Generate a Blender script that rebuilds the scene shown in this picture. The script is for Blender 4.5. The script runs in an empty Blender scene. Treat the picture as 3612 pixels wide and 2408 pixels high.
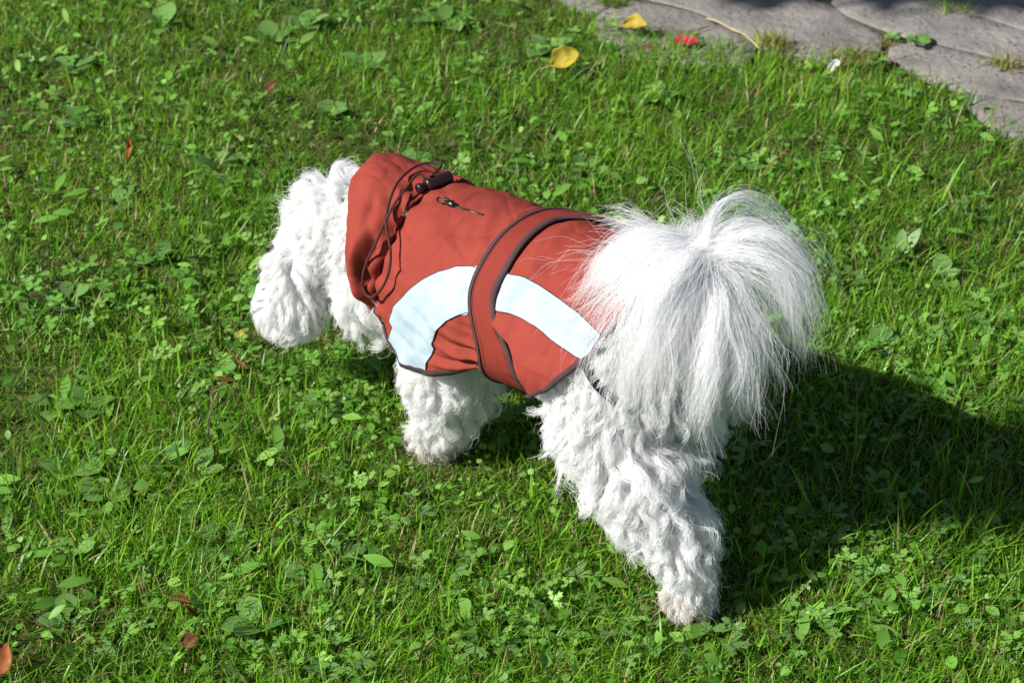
import bpy, bmesh, math, random
import numpy as np
from mathutils import Vector, Matrix
from mathutils.geometry import delaunay_2d_cdt
R = math.radians
random.seed(7)
rng = np.random.default_rng(11)
sc = bpy.context.scene
col = sc.collection

# ------------------------------------------------------------------ camera, sky, sun, exposure
cam_d = bpy.data.cameras.new('camera')
cam_d.sensor_width = 36.0
cam_d.lens = 18.0 / math.tan(R(15))
cam_d.clip_start = 0.05
cam_d.clip_end = 400
cam_d.dof.use_dof = True
cam_d.dof.focus_distance = 2.16
cam_d.dof.aperture_fstop = 9.0
cam = bpy.data.objects.new('camera', cam_d)
cam.location = (0, 0, 1.5)
cam.rotation_euler = (R(55), 0, 0)
col.objects.link(cam)
sc.camera = cam

SUN_EL, SUN_DIR = R(38), (0.938, 0.346)          # ground direction in which shadows fall
world = bpy.data.worlds.new('World')
sc.world = world
world.use_nodes = True
nt = world.node_tree
sky = nt.nodes.new('ShaderNodeTexSky')
sky.sky_type = 'NISHITA'
sky.sun_disc = False
sky.sun_elevation = SUN_EL
sky.sun_rotation = math.atan2(-SUN_DIR[0], -SUN_DIR[1])
bg = nt.nodes['Background']
nt.links.new(sky.outputs['Color'], bg.inputs['Color'])
bg.inputs['Strength'].default_value = 0.052
sun_d = bpy.data.lights.new('sun', 'SUN')
sun_d.energy = 5.0
sun_d.angle = R(0.53)
sun_d.color = (1.0, 0.97, 0.925)
sun = bpy.data.objects.new('sun', sun_d)
ld = Vector((SUN_DIR[0] * math.cos(SUN_EL), SUN_DIR[1] * math.cos(SUN_EL), -math.sin(SUN_EL)))
sun.rotation_euler = ld.to_track_quat('-Z', 'Y').to_euler()
sun.location = (-3, -1, 4)
col.objects.link(sun)
sc.view_settings.view_transform = 'Standard'
sc.view_settings.look = 'None'
sc.view_settings.exposure = 0.48
sc.view_settings.gamma = 1.0
sc.view_settings.use_curve_mapping = False
sc.render.engine = 'CYCLES'
sc.cycles.use_denoising = True
sc.cycles.max_bounces = 12
sc.cycles.diffuse_bounces = 5
sc.cycles.transmission_bounces = 8
sc.cycles.transparent_max_bounces = 8

# ------------------------------------------------------------------ helpers
def tag(o, label=None, cat=None, group=None, kind=None):
    if label: o['label'] = label
    if cat: o['category'] = cat
    if group: o['group'] = group
    if kind: o['kind'] = kind
    return o

def add(name, me, mat=None, parent=None, loc=None):
    o = bpy.data.objects.new(name, me)
    col.objects.link(o)
    if mat is not None and me is not None: me.materials.append(mat)
    if parent is not None: o.parent = parent
    if loc is not None: o.location = loc
    return o

def empty(name, loc=(0, 0, 0), rz=0.0):
    o = bpy.data.objects.new(name, None)
    o.empty_display_size = 0.05
    o.location = loc
    o.rotation_euler = (0, 0, rz)
    col.objects.link(o)
    return o

def mesh_np(name, verts, tris=None, quads=None, smooth=True):
    """a mesh from numpy arrays of vertices, triangles and quads"""
    me = bpy.data.meshes.new(name)
    v = np.ascontiguousarray(verts, np.float32)
    t = np.zeros((0, 3), np.int32) if tris is None else np.asarray(tris, np.int32)
    q = np.zeros((0, 4), np.int32) if quads is None else np.asarray(quads, np.int32)
    me.vertices.add(len(v))
    me.vertices.foreach_set('co', v.ravel())
    nl = t.size + q.size
    me.loops.add(nl)
    me.loops.foreach_set('vertex_index', np.concatenate([t.ravel(), q.ravel()]).astype(np.int32))
    me.polygons.add(len(t) + len(q))
    ls = np.concatenate([np.arange(len(t)) * 3, t.size + np.arange(len(q)) * 4]).astype(np.int32)
    me.polygons.foreach_set('loop_start', ls)
    me.polygons.foreach_set('use_smooth', np.full(len(t) + len(q), smooth))
    me.update(calc_edges=True)
    me.validate()
    return me

def grid_mesh(name, P, close_u=False, smooth=True):
    """P: (m, n, 3) grid of points"""
    m, n = P.shape[:2]
    i, j = np.meshgrid(np.arange(m if close_u else m - 1), np.arange(n - 1), indexing='ij')
    i2 = (i + 1) % m
    q = np.stack([i * n + j, i2 * n + j, i2 * n + j + 1, i * n + j + 1], -1).reshape(-1, 4)
    return mesh_np(name, P.reshape(-1, 3), quads=q, smooth=smooth)

def color_attr(me, cols):
    a = me.color_attributes.new('tint', 'FLOAT_COLOR', 'POINT')
    c = np.ones((len(cols), 4), np.float32)
    c[:, :3] = cols
    a.data.foreach_set('color', c.ravel())

def nrm(a):
    return a / np.maximum(np.linalg.norm(a, axis=-1, keepdims=True), 1e-9)

def interp(s, xs, ys):
    xs = np.array(xs, float); ys = np.array(ys, float); s = np.asarray(s, float)
    m = np.gradient(ys, xs)
    i = np.clip(np.searchsorted(xs, s) - 1, 0, len(xs) - 2)
    h = xs[i + 1] - xs[i]
    t = np.clip((s - xs[i]) / h, 0, 1)
    return (2*t**3 - 3*t**2 + 1)*ys[i] + (t**3 - 2*t**2 + t)*h*m[i] + (-2*t**3 + 3*t**2)*ys[i+1] + (t**3 - t**2)*h*m[i+1]

def _hash(i, j, k, seed):
    n = (i * 374761393 + j * 668265263 + k * 2147483647 + seed * 1274126177) & 0xffffffff
    n = ((n ^ (n >> 13)) * 1274126177) & 0xffffffff
    n = ((n ^ (n >> 16)) * 2246822519) & 0xffffffff
    return ((n ^ (n >> 15)) & 0xffff) / 32767.5 - 1.0

def vnoise(p, seed=0):
    """value noise in [-1, 1] at points (..., 3)"""
    p = np.asarray(p, float)
    f = np.floor(p).astype(np.int64)
    t = p - f
    t = t * t * (3 - 2 * t)
    out = 0
    for a in (0, 1):
        for b in (0, 1):
            for c in (0, 1):
                w = (t[..., 0] if a else 1 - t[..., 0]) * (t[..., 1] if b else 1 - t[..., 1]) * (t[..., 2] if c else 1 - t[..., 2])
                out = out + w * _hash(f[..., 0] + a, f[..., 1] + b, f[..., 2] + c, seed)
    return out

def fbm(p, seed=0, octaves=3):
    s, a = 0, 1.0
    for o in range(octaves):
        s = s + a * vnoise(np.asarray(p) * 2 ** o, seed + o)
        a *= 0.5
    return s

# ------------------------------------------------------------------ materials
def material(name):
    m = bpy.data.materials.new(name)
    m.use_nodes = True
    return m, m.node_tree.nodes, m.node_tree.links, m.node_tree.nodes['Principled BSDF']

def noise_ramp(n, l, scale, stops, detail=6, coord='Object', rough=0.6):
    tc = n.new('ShaderNodeTexCoord')
    tx = n.new('ShaderNodeTexNoise')
    tx.inputs['Scale'].default_value = scale
    tx.inputs['Detail'].default_value = detail
    tx.inputs['Roughness'].default_value = rough
    l.new(tc.outputs[coord], tx.inputs['Vector'])
    rp = n.new('ShaderNodeValToRGB')
    e = rp.color_ramp.elements
    e[0].position, e[0].color = stops[0][0], (*stops[0][1], 1)
    e[1].position, e[1].color = stops[-1][0], (*stops[-1][1], 1)
    for pos, c in stops[1:-1]:
        k = e.new(pos); k.color = (*c, 1)
    l.new(tx.outputs['Fac'], rp.inputs['Fac'])
    return tx, rp

def add_bump(n, l, bsdf, scale, strength, dist=0.002, detail=5, src=None):
    b = n.new('ShaderNodeBump')
    b.inputs['Strength'].default_value = strength
    b.inputs['Distance'].default_value = dist
    if src is None:
        tc = n.new('ShaderNodeTexCoord')
        tx = n.new('ShaderNodeTexNoise')
        tx.inputs['Scale'].default_value = scale
        tx.inputs['Detail'].default_value = detail
        l.new(tc.outputs['Object'], tx.inputs['Vector'])
        src = tx.outputs['Fac']
    l.new(src, b.inputs['Height'])
    l.new(b.outputs['Normal'], bsdf.inputs['Normal'])
    return b

def simple(name, color, rough=0.6, spec=0.3, var=0.12, scale=60, bump=0.0, bscale=300, sheen=0.0):
    m, n, l, b = material(name)
    c = np.array(color)
    _, rp = noise_ramp(n, l, scale, [(0.3, tuple(c * (1 - var))), (0.7, tuple(np.minimum(c * (1 + var), 1)))])
    l.new(rp.outputs['Color'], b.inputs['Base Color'])
    b.inputs['Roughness'].default_value = rough
    b.inputs['Specular IOR Level'].default_value = spec
    if sheen:
        b.inputs['Sheen Weight'].default_value = sheen
    if bump: add_bump(n, l, b, bscale, bump)
    return m

def plant_material(name, transl=0.35, rough=0.42, spec=0.4, vein=False, color=None, rand=0.25):
    """leaf or blade: gloss on top, light passing through; colour per leaf"""
    m, n, l, b = material(name)
    if color is None:
        at = n.new('ShaderNodeVertexColor'); at.layer_name = 'tint'
        src = at.outputs['Color']
    else:
        oi = n.new('ShaderNodeObjectInfo')
        mp = n.new('ShaderNodeMapRange')
        mp.inputs['To Min'].default_value = 1 - rand
        mp.inputs['To Max'].default_value = 1 + rand
        l.new(oi.outputs['Random'], mp.inputs['Value'])
        _, rp = noise_ramp(n, l, 120, [(0.3, tuple(np.array(color) * 0.75)), (0.72, tuple(np.array(color) * 1.25))])
        mx = n.new('ShaderNodeMix'); mx.data_type = 'RGBA'; mx.blend_type = 'MULTIPLY'
        mx.inputs['Factor'].default_value = 1
        l.new(rp.outputs['Color'], mx.inputs[6]); l.new(mp.outputs['Result'], mx.inputs[7])
        src = mx.outputs[2]
    l.new(src, b.inputs['Base Color'])
    b.inputs['Roughness'].default_value = rough
    b.inputs['Specular IOR Level'].default_value = spec
    tr = n.new('ShaderNodeBsdfTranslucent')
    tint = n.new('ShaderNodeMix'); tint.data_type = 'RGBA'; tint.blend_type = 'MULTIPLY'
    tint.inputs['Factor'].default_value = 1
    tint.inputs[7].default_value = (1.35, 1.25, 0.55, 1)
    l.new(src, tint.inputs[6]); l.new(tint.outputs[2], tr.inputs['Color'])
    ms = n.new('ShaderNodeMixShader'); ms.inputs['Fac'].default_value = transl
    l.new(b.outputs[0], ms.inputs[1]); l.new(tr.outputs[0], ms.inputs[2])
    l.new(ms.outputs[0], n['Material Output'].inputs['Surface'])
    add_bump(n, l, b, 220, 0.25, 0.001)
    return m

def fur_material(name, base, dirt=(0.50, 0.38, 0.22), transl=.42):
    m, n, l, b = material(name)
    at = n.new('ShaderNodeAttribute'); at.attribute_name = 'stain'
    mx = n.new('ShaderNodeMix'); mx.data_type = 'RGBA'
    mx.inputs[6].default_value = (*base, 1); mx.inputs[7].default_value = (*dirt, 1)
    l.new(at.outputs['Fac'], mx.inputs['Factor'])
    l.new(mx.outputs[2], b.inputs['Base Color'])
    b.inputs['Roughness'].default_value = 0.45
    b.inputs['Specular IOR Level'].default_value = 0.35
    tr = n.new('ShaderNodeBsdfTranslucent')
    l.new(mx.outputs[2], tr.inputs['Color'])
    ms = n.new('ShaderNodeMixShader'); ms.inputs['Fac'].default_value = transl
    l.new(b.outputs[0], ms.inputs[1]); l.new(tr.outputs[0], ms.inputs[2])
    l.new(ms.outputs[0], n['Material Output'].inputs['Surface'])
    return m

# ------------------------------------------------------------------ the ground
def path_side(x, y):
    """signed distance-like value: > 0 on the paved side of the lawn edge"""
    ex = np.array([-0.6, -0.10, 0.16, 0.25, 0.43, 0.65, 0.745, 0.83, 0.94, 1.15, 1.6])
    ey = np.array([3.62, 3.36, 3.165, 3.085, 3.01, 2.955, 2.865, 2.725, 2.57, 2.28, 1.75])
    return y - np.interp(x, ex, ey)

def ground_h(x, y):
    p = np.stack([x * 3.1, y * 3.1, np.zeros_like(x)], -1)
    return 0.007 * fbm(p, 5, 2) - 0.012 * np.clip(path_side(x, y) * 12, 0, 1)

g = np.concatenate([[-60, -20, -8, -4, -2.6], np.linspace(-1.8, 2.0, 96), [2.8, 4, 8, 20, 60]])
h_ = np.concatenate([[-60, -20, -6, -1, 0.4], np.linspace(1.0, 4.4, 90), [5.5, 8, 14, 30, 60]])
gx, gy = np.meshgrid(g, h_, indexing='ij')
GP = np.stack([gx, gy, ground_h(gx, gy) - 0.002], -1)
m_ground, n, l, b = material('lawn soil')
_, rp = noise_ramp(n, l, 34, [(0.30, (0.030, 0.048, 0.012)), (0.48, (0.060, 0.090, 0.018)), (0.60, (0.095, 0.105, 0.030)), (0.76, (0.115, 0.090, 0.045))], 9)
l.new(rp.outputs['Color'], b.inputs['Base Color'])
b.inputs['Roughness'].default_value = 0.95
b.inputs['Specular IOR Level'].default_value = 0.1
add_bump(n, l, b, 160, 1.0, 0.008, 8)
ground = tag(add('ground', grid_mesh('ground', GP), m_ground), kind='structure')

# ------------------------------------------------------------------ the pavement, slab by slab
m_slab, n, l, b = material('grey concrete paving')
_, rp = noise_ramp(n, l, 9, [(0.28, (0.135, 0.124, 0.114)), (0.5, (0.230, 0.212, 0.195)), (0.74, (0.320, 0.292, 0.262))], 10)
tc = n.new('ShaderNodeTexCoord')
vo = n.new('ShaderNodeTexVoronoi'); vo.inputs['Scale'].default_value = 85; vo.inputs['Randomness'].default_value = 1
l.new(tc.outputs['Object'], vo.inputs['Vector'])
pit = n.new('ShaderNodeMapRange'); pit.inputs['From Min'].default_value = 0.10; pit.inputs['From Max'].default_value = 0.26
l.new(vo.outputs['Distance'], pit.inputs['Value'])
n2 = n.new('ShaderNodeTexNoise'); n2.inputs['Scale'].default_value = 22
l.new(tc.outputs['Object'], n2.inputs['Vector'])
gt = n.new('ShaderNodeMapRange'); gt.inputs['From Min'].default_value = 0.45; gt.inputs['From Max'].default_value = 0.55
l.new(n2.outputs['Fac'], gt.inputs['Value'])
mxm = n.new('ShaderNodeMath'); mxm.operation = 'MAXIMUM'
inv_ = n.new('ShaderNodeMath'); inv_.operation = 'SUBTRACT'; inv_.inputs[0].default_value = 1
l.new(gt.outputs['Result'], inv_.inputs[1])
l.new(pit.outputs['Result'], mxm.inputs[0]); l.new(inv_.outputs[0], mxm.inputs[1])
mx = n.new('ShaderNodeMix'); mx.data_type = 'RGBA'
mx.inputs[6].default_value = (0.065, 0.06, 0.058, 1)
l.new(rp.outputs['Color'], mx.inputs[7]); l.new(mxm.outputs[0], mx.inputs['Factor'])
l.new(mx.outputs[2], b.inputs['Base Color'])
b.inputs['Roughness'].default_value = 0.88
b.inputs['Specular IOR Level'].default_value = 0.2
b1 = add_bump(n, l, b, 0, 0.6, 0.003, src=mxm.outputs[0])
b2 = n.new('ShaderNodeBump'); b2.inputs['Strength'].default_value = 0.9; b2.inputs['Distance'].default_value = 0.006
n3 = n.new('ShaderNodeTexNoise'); n3.inputs['Scale'].default_value = 70; n3.inputs['Detail'].default_value = 8
l.new(tc.outputs['Object'], n3.inputs['Vector']); l.new(n3.outputs['Fac'], b2.inputs['Height'])
l.new(b1.outputs['Normal'], b2.inputs['Normal']); l.new(b2.outputs['Normal'], b.inputs['Normal'])

m_bed, n, l, b = material('joint earth')
_, rp = noise_ramp(n, l, 26, [(0.3, (0.045, 0.038, 0.022)), (0.5, (0.085, 0.068, 0.040)), (0.68, (0.06, 0.075, 0.02))], 9)
l.new(rp.outputs['Color'], b.inputs['Base Color'])
b.inputs['Roughness'].default_value = 0.95
add_bump(n, l, b, 150, 1.0, 0.006, 8)
bx = np.linspace(-1.2, 2.4, 40)
ey = -path_side(bx, np.zeros_like(bx))
rows = []
for k, t in enumerate(np.linspace(0, 1, 14)):
    y = ey * (1 - t) + np.maximum(ey + 0.6, 4.6) * t - 0.03 * (1 - t)
    z = 0.0035 + 0.003 * vnoise(np.stack([bx * 9, y * 9, bx * 0], -1), 3) - 0.018 * (k == 0) + 0.0022
    rows.append(np.stack([bx, y, z], -1))
pavement = tag(add('pavement', grid_mesh('pavement_bed', np.array(rows).transpose(1, 0, 2)), m_bed), kind='structure')

SLABS = [
    [(.078,3.274),(.24,3.274),(.221,3.231),(.147,3.162),(.093,3.217)],
    [(.148,3.153),(.217,3.217),(.283,3.189),(.358,3.137),(.43,3.026),(.401,2.947),(.223,2.979),(.151,3.064)],
    [(.227,3.228),(.281,3.293),(.571,3.208),(.598,3.144),(.656,3.069),(.635,2.984),(.553,2.963),(.436,3.026),(.362,3.146),(.291,3.198)],
    [(.579,3.209),(.626,3.254),(.748,3.217),(.818,3.164),(.908,3.086),(1.001,3.013),(.987,2.866),(.876,2.961),(.761,3.032),(.681,3.077),(.606,3.153)],
    [(.648,2.992),(.681,3.063),(.76,3.021),(.87,2.953),(.982,2.859),(.957,2.745),(.851,2.828),(.753,2.87),(.701,2.906)],
    [(.751,2.859),(.849,2.816),(.95,2.734),(.94,2.596),(.835,2.68),(.766,2.767)],
    [(.635,3.264),(.775,3.322),(1.0,3.262),(1.10,3.10),(1.007,3.024),(.91,3.095),(.823,3.171),(.753,3.224)],
    [(.29,3.302),(.33,3.40),(.60,3.44),(.765,3.33),(.631,3.268),(.576,3.217)],
    [(.99,2.862),(1.008,3.005),(1.11,3.085),(1.25,2.95),(1.20,2.78),(1.05,2.74)],
    [(.965,2.738),(1.05,2.728),(1.195,2.765),(1.27,2.58),(1.13,2.44),(.955,2.60)],
    [(-.22,3.44),(.02,3.52),(.32,3.40),(.275,3.305),(.23,3.286),(.07,3.285)],
    [(1.01,3.265),(1.12,3.11),(1.27,2.97),(1.46,3.12),(1.34,3.38),(1.16,3.42)],
]
def inside(p, poly):
    c = False
    for (x0, y0), (x1, y1) in zip(poly, poly[1:] + poly[:1]):
        if (y0 > p[1]) != (y1 > p[1]) and p[0] < (x1 - x0) * (p[1] - y0) / (y1 - y0) + x0: c = not c
    return c
SHOWN = list(SLABS)                        # the path goes on past the slabs in view
for r_ in range(-1, 6):
    for c_ in range(-6, 9):
        u0, v0 = c_ * .30 + (.15 if r_ % 2 else 0), r_ * .21
        q = [(.75 + .82 * (u0 + a) + .57 * (v0 + b_), 3.0 - .57 * (u0 + a) + .82 * (v0 + b_)) for a, b_ in ((0, 0), (.145, .004), (.288, 0), (.286, .10), (.288, .198), (.145, .195), (0, .198), (.003, .1))]
        cx, cy = np.mean(q, axis=0)
        if not (-1.1 < cx < 2.2 and cy < 4.4) or path_side(cx, cy) < .13: continue
        if any(inside((cx + (x_ - cx) * f_, cy + (y_ - cy) * f_), p_) for p_ in SHOWN for x_, y_ in q for f_ in (0, .5, .95)): continue
        SLABS.append(q)
def slab_mesh(poly, seed):
    c = np.array(poly)
    ctr = c.mean(0)
    if np.sum(c[:, 0] * np.roll(c[:, 1], -1) - np.roll(c[:, 0], -1) * c[:, 1]) < 0:
        c = c[::-1]
    pts = []
    for k in range(len(c)):
        p0, p1, p2, p3 = c[k - 1], c[k], c[(k + 1) % len(c)], c[(k + 2) % len(c)]
        nseg = max(2, int(np.linalg.norm(p2 - p1) / 0.03))
        for t in np.arange(nseg) / nseg:
            pts.append(p1 * (1 - t) + p2 * t)
    pts = np.array(pts)
    for _ in range(1):
        pts = pts * 0.6 + 0.2 * (np.roll(pts, 1, 0) + np.roll(pts, -1, 0))
    nz = vnoise(np.concatenate([pts * 40, np.full((len(pts), 1), seed)], 1), seed)[:, None]
    rad = nrm(pts - ctr)
    pts = pts + rad * (nz * 0.003 + 0.002)
    tilt = (random.uniform(-.008, .008), random.uniform(-.008, .008))
    def ring(inset, z, n_amp=0.0):
        q = pts - rad * inset
        zz = z + (q - ctr) @ np.array(tilt) + n_amp * vnoise(np.concatenate([q * 30, np.full((len(q), 1), seed + .5)], 1), 9)
        return np.concatenate([q, zz[:, None]], 1)
    V = [ring(-.003, -.05), ring(-.002, .002), ring(-.0012, .0075, .0014), ring(.0015, .0088, .0014), ring(.03, .0092, .0014)]
    m = len(pts)
    P = np.array(V).transpose(1, 0, 2)
    v = np.concatenate([np.array(V).reshape(-1, 3), [[ctr[0], ctr[1], .0098]]])
    q, t = [], []
    for r in range(len(V) - 1):
        for k in range(m):
            q.append((r * m + k, r * m + (k + 1) % m, (r + 1) * m + (k + 1) % m, (r + 1) * m + k))
    for k in range(m):
        t.append(((len(V) - 1) * m + k, (len(V) - 1) * m + (k + 1) % m, len(v) - 1))
    return mesh_np('paving_slab', v, tris=t, quads=q)
for k, s in enumerate(SLABS):
    add('paving_slab', slab_mesh(s, k), m_slab, pavement)

# ------------------------------------------------------------------ the lawn: grass blades, thatch and small ground cover
PAWS = []          # filled from the dog's stance (world x, y, radius)
DOG_O = np.array([0.0542, 1.8365, 0.0]); DOG_A = math.atan2(0.684, -0.73)
def dog_world(p):
    c, s = math.cos(DOG_A), math.sin(DOG_A)
    p = np.asarray(p, float)
    return np.stack([DOG_O[0] + c * p[..., 0] - s * p[..., 1], DOG_O[1] + s * p[..., 0] + c * p[..., 1], p[..., 2]], -1)
for q in [(-.262, .069), (-.10, -.02), (.155, .058), (.25, -.07)]:
    w = dog_world((q[0], q[1], 0))
    PAWS.append((w[0], w[1], 0.034))

def lawn_points(nmax, edge=0.0, spread=0.012):
    """random places on the lawn, denser near the viewer"""
    y = 1.12 + (4.2 - 1.12) * rng.random(nmax) ** 1.25
    hw = 0.42 * y + 0.35
    x = (rng.random(nmax) * 2 - 1) * hw
    ps = path_side(x, y) + spread * rng.normal(size=nmax)
    ok = ps < edge
    return x[ok], y[ok]

def keep_off_paws(x, y, f=1.0):
    ok = np.ones(len(x), bool)
    for px, py, r in PAWS:
        ok &= (x - px) ** 2 + (y - py) ** 2 > (r * f) ** 2
    return ok

def blades(x, y, hgt, wid, lean, bend, az, cols, z0=0.0):
    nb = len(x)
    zb = ground_h(x, y) + z0
    t = np.array([0, .4, .75, 1.0])
    d = np.stack([np.cos(az), np.sin(az), 0 * az], -1)
    side = np.stack([-np.sin(az), np.cos(az), 0 * az], -1)
    tw = rng.normal(size=nb) * 0.5
    side = side * np.cos(tw)[:, None] + d * np.sin(tw)[:, None]
    ang = lean[:, None] + bend[:, None] * t[None]            # angle from vertical along the blade
    seg = hgt[:, None] / 3.0
    px = np.zeros((nb, 4)); pz = np.zeros((nb, 4))
    for k in range(1, 4):
        am = 0.5 * (ang[:, k] + ang[:, k - 1])
        px[:, k] = px[:, k - 1] + np.sin(am) * seg[:, 0]
        pz[:, k] = np.maximum(pz[:, k - 1] + np.cos(am) * seg[:, 0], 0.003)
    base = np.stack([x, y, zb], -1)
    ctr = base[:, None] + d[:, None] * px[..., None] + np.array([0, 0, 1.0]) * pz[..., None]
    w = wid[:, None] * np.array([.75, 1.0, .7, 0.0])[None]
    Lf = ctr - side[:, None] * w[..., None] * .5
    Rt = ctr + side[:, None] * w[..., None] * .5
    V = np.stack([Lf[:, 0], Rt[:, 0], Lf[:, 1], Rt[:, 1], Lf[:, 2], Rt[:, 2], ctr[:, 3]], 1)
    o = (np.arange(nb) * 7)[:, None]
    Q = np.concatenate([o + np.array([[0, 1, 3, 2]]), o + np.array([[2, 3, 5, 4]])])
    T = o + np.array([[4, 5, 6]])
    return V.reshape(-1, 3), T, Q, np.repeat(cols, 7, 0)

def mix(a, b, t):
    return a * (1 - t)[:, None] + b * t[:, None]

GREEN = np.array([.130, .345, .020]); LIME = np.array([.255, .490, .038]); DEEP = np.array([.070, .215, .016]); STRAW = np.array([.50, .40, .20]); OLIVE = np.array([.20, .20, .045])
x, y = lawn_points(345000)
ok = keep_off_paws(x, y); x, y = x[ok], y[ok]
pn = fbm(np.stack([x * 6, y * 6, 0 * x], -1), 21, 3)
pm = fbm(np.stack([x * 2.2, y * 2.2, 0 * x], -1), 31, 2)
keep = rng.random(len(x)) < np.clip(0.82 + 0.55 * pn, 0.30, 1)
x, y, pn, pm = x[keep], y[keep], pn[keep], pm[keep]
nb = len(x)
near_edge = np.clip(1 + path_side(x, y) / 0.10, 0, 1)
hgt = np.clip(rng.lognormal(math.log(.0225), .42, nb), .009, .058) * (1 + .28 * pm) * (1 - .35 * near_edge)
for px_, py_, r_ in PAWS:
    dd = np.hypot(x - px_, y - py_)
    hgt *= np.clip(.35 + .65 * (dd - r_) / .05, .35, 1)
wid = np.clip(rng.normal(.0017, .0005, nb), .0008, .0036)
big = rng.random(nb) < .03
wid[big] *= 1.8; hgt[big] *= 1.35
lean = np.abs(rng.normal(.45, .38, nb)); bend = np.abs(rng.normal(.5, .45, nb))
az = rng.random(nb) * 2 * math.pi
u = np.clip(.58 + .34 * rng.normal(size=nb) + .28 * pn, 0, 1)
cols = mix(mix(np.tile(DEEP, (nb, 1)), np.tile(GREEN, (nb, 1)), np.clip(u * 2, 0, 1)), np.tile(LIME, (nb, 1)), np.clip(u * 2 - 1, 0, 1))
dry = rng.random(nb) < (.045 + .05 * near_edge + .05 * np.clip(pm, 0, 1))
cols[dry] = STRAW * (0.6 + .6 * rng.random((dry.sum(), 1)))
cols *= (0.8 + .4 * rng.random((nb, 1)))
A1 = blades(x, y, hgt, wid, lean, bend, az, cols)
# thatch: short and dry bits lying between the stems
x, y = lawn_points(70000, .01)
ok = keep_off_paws(x, y, .8); x, y = x[ok], y[ok]
nb = len(x)
tt = rng.random(nb)
cols = mix(np.tile(OLIVE, (nb, 1)), np.tile(STRAW, (nb, 1)), np.clip(tt * 1.5 - .6, 0, 1)) * (.5 + .7 * rng.random((nb, 1)))
A2 = blades(x, y, np.clip(rng.lognormal(math.log(.018), .4, nb), .006, .05), np.clip(rng.normal(.0015, .0004, nb), .0008, .003), rng.uniform(1.0, 1.5, nb), rng.normal(0, .3, nb), rng.random(nb) * 6.283, cols, .004)
V = np.concatenate([A1[0], A2[0]]); o1 = len(A1[0])
me = mesh_np('grass', V, tris=np.concatenate([A1[1], A2[1] + o1]), quads=np.concatenate([A1[2], A2[2] + o1]))
color_attr(me, np.concatenate([A1[3], A2[3]]))
m_grass = plant_material('grass blades', .46, .40, .40)
tag(add('grass', me, m_grass), 'short green lawn grass with dry thatch between the blades', 'grass', kind='stuff')

# leaf outlines, length 1 along +x, root at the origin (tri fan around the midrib)
def leaf_template(kind):
    if kind == 'spoon':            # daisy-like spatula
        t = np.linspace(0, 1, 9); w = np.array([.05, .07, .12, .22, .32, .37, .35, .24, .0]); cup = .10
    elif kind == 'oval':
        t = np.linspace(0, 1, 9); w = np.array([.03, .16, .26, .33, .36, .34, .28, .17, .0]); cup = .12
    elif kind == 'round':
        t = np.linspace(0, 1, 8); w = np.array([.05, .30, .44, .50, .49, .42, .28, .0]); cup = .16
    elif kind == 'long':
        t = np.linspace(0, 1, 9); w = np.array([.03, .08, .13, .17, .18, .17, .14, .08, .0]); cup = .10
    mid = np.stack([t, 0 * t, -cup * .8 * (t - .35) ** 2 * 2], -1)
    L = np.stack([t, w, mid[:, 2] + cup * w * 1.1], -1); Rr = np.stack([t, -w, mid[:, 2] + cup * w * 1.1], -1)
    n_ = len(t)
    V = np.concatenate([mid, L, Rr])
    Q = []
    for k in range(n_ - 1):
        Q += [(k, k + 1, n_ + k + 1, n_ + k), (2 * n_ + k, 2 * n_ + k + 1, k + 1, k)]
    return V, np.array(Q)

def lobed_template():
    """three-lobed toothed leaf like creeping buttercup"""
    V = [(0, 0, 0)]; T = []
    for c in (-68, 0, 68):
        out = [(.08, -16), (.55, -30), (.50, -20), (.86, -17), (.80, -7), (1.0, 0), (.80, 7), (.86, 17), (.50, 20), (.55, 30), (.08, 16)]
        sc_ = 1.0 if c == 0 else .88
        i0 = len(V)
        for r, a in out:
            a2 = R(c + a)
            V.append((r * sc_ * math.cos(a2), r * sc_ * math.sin(a2), .10 * r - .14 * r * r + .05 * math.cos(R(a * 5))))
        cen = len(V)
        V.append((.5 * sc_ * math.cos(R(c)), .5 * sc_ * math.sin(R(c)), .0))
        for k in range(len(out) - 1):
            T.append((cen, i0 + k, i0 + k + 1))
        T.append((cen, i0 + len(out) - 1, i0))
    return np.array(V), np.array(T)

def scatter_leaves(tv, faces, x, y, z, size, az, tilt, roll):
    nb = len(x)
    ca, sa = np.cos(az), np.sin(az); ct, st = np.cos(tilt), np.sin(tilt); cr, sr = np.cos(roll), np.sin(roll)
    v = tv[None] * size[:, None, None]
    yy = v[..., 1] * cr[:, None] - v[..., 2] * sr[:, None]; zz = v[..., 1] * sr[:, None] + v[..., 2] * cr[:, None]
    xx = v[..., 0] * ct[:, None] - zz * st[:, None]; z2 = v[..., 0] * st[:, None] + zz * ct[:, None]
    X = x[:, None] + xx * ca[:, None] - yy * sa[:, None]; Y = y[:, None] + xx * sa[:, None] + yy * ca[:, None]
    Vv = np.stack([X, Y, z[:, None] + z2], -1).reshape(-1, 3)
    F = (faces[None] + (np.arange(nb) * len(tv))[:, None, None]).reshape(-1, faces.shape[1])
    return Vv, F

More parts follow.
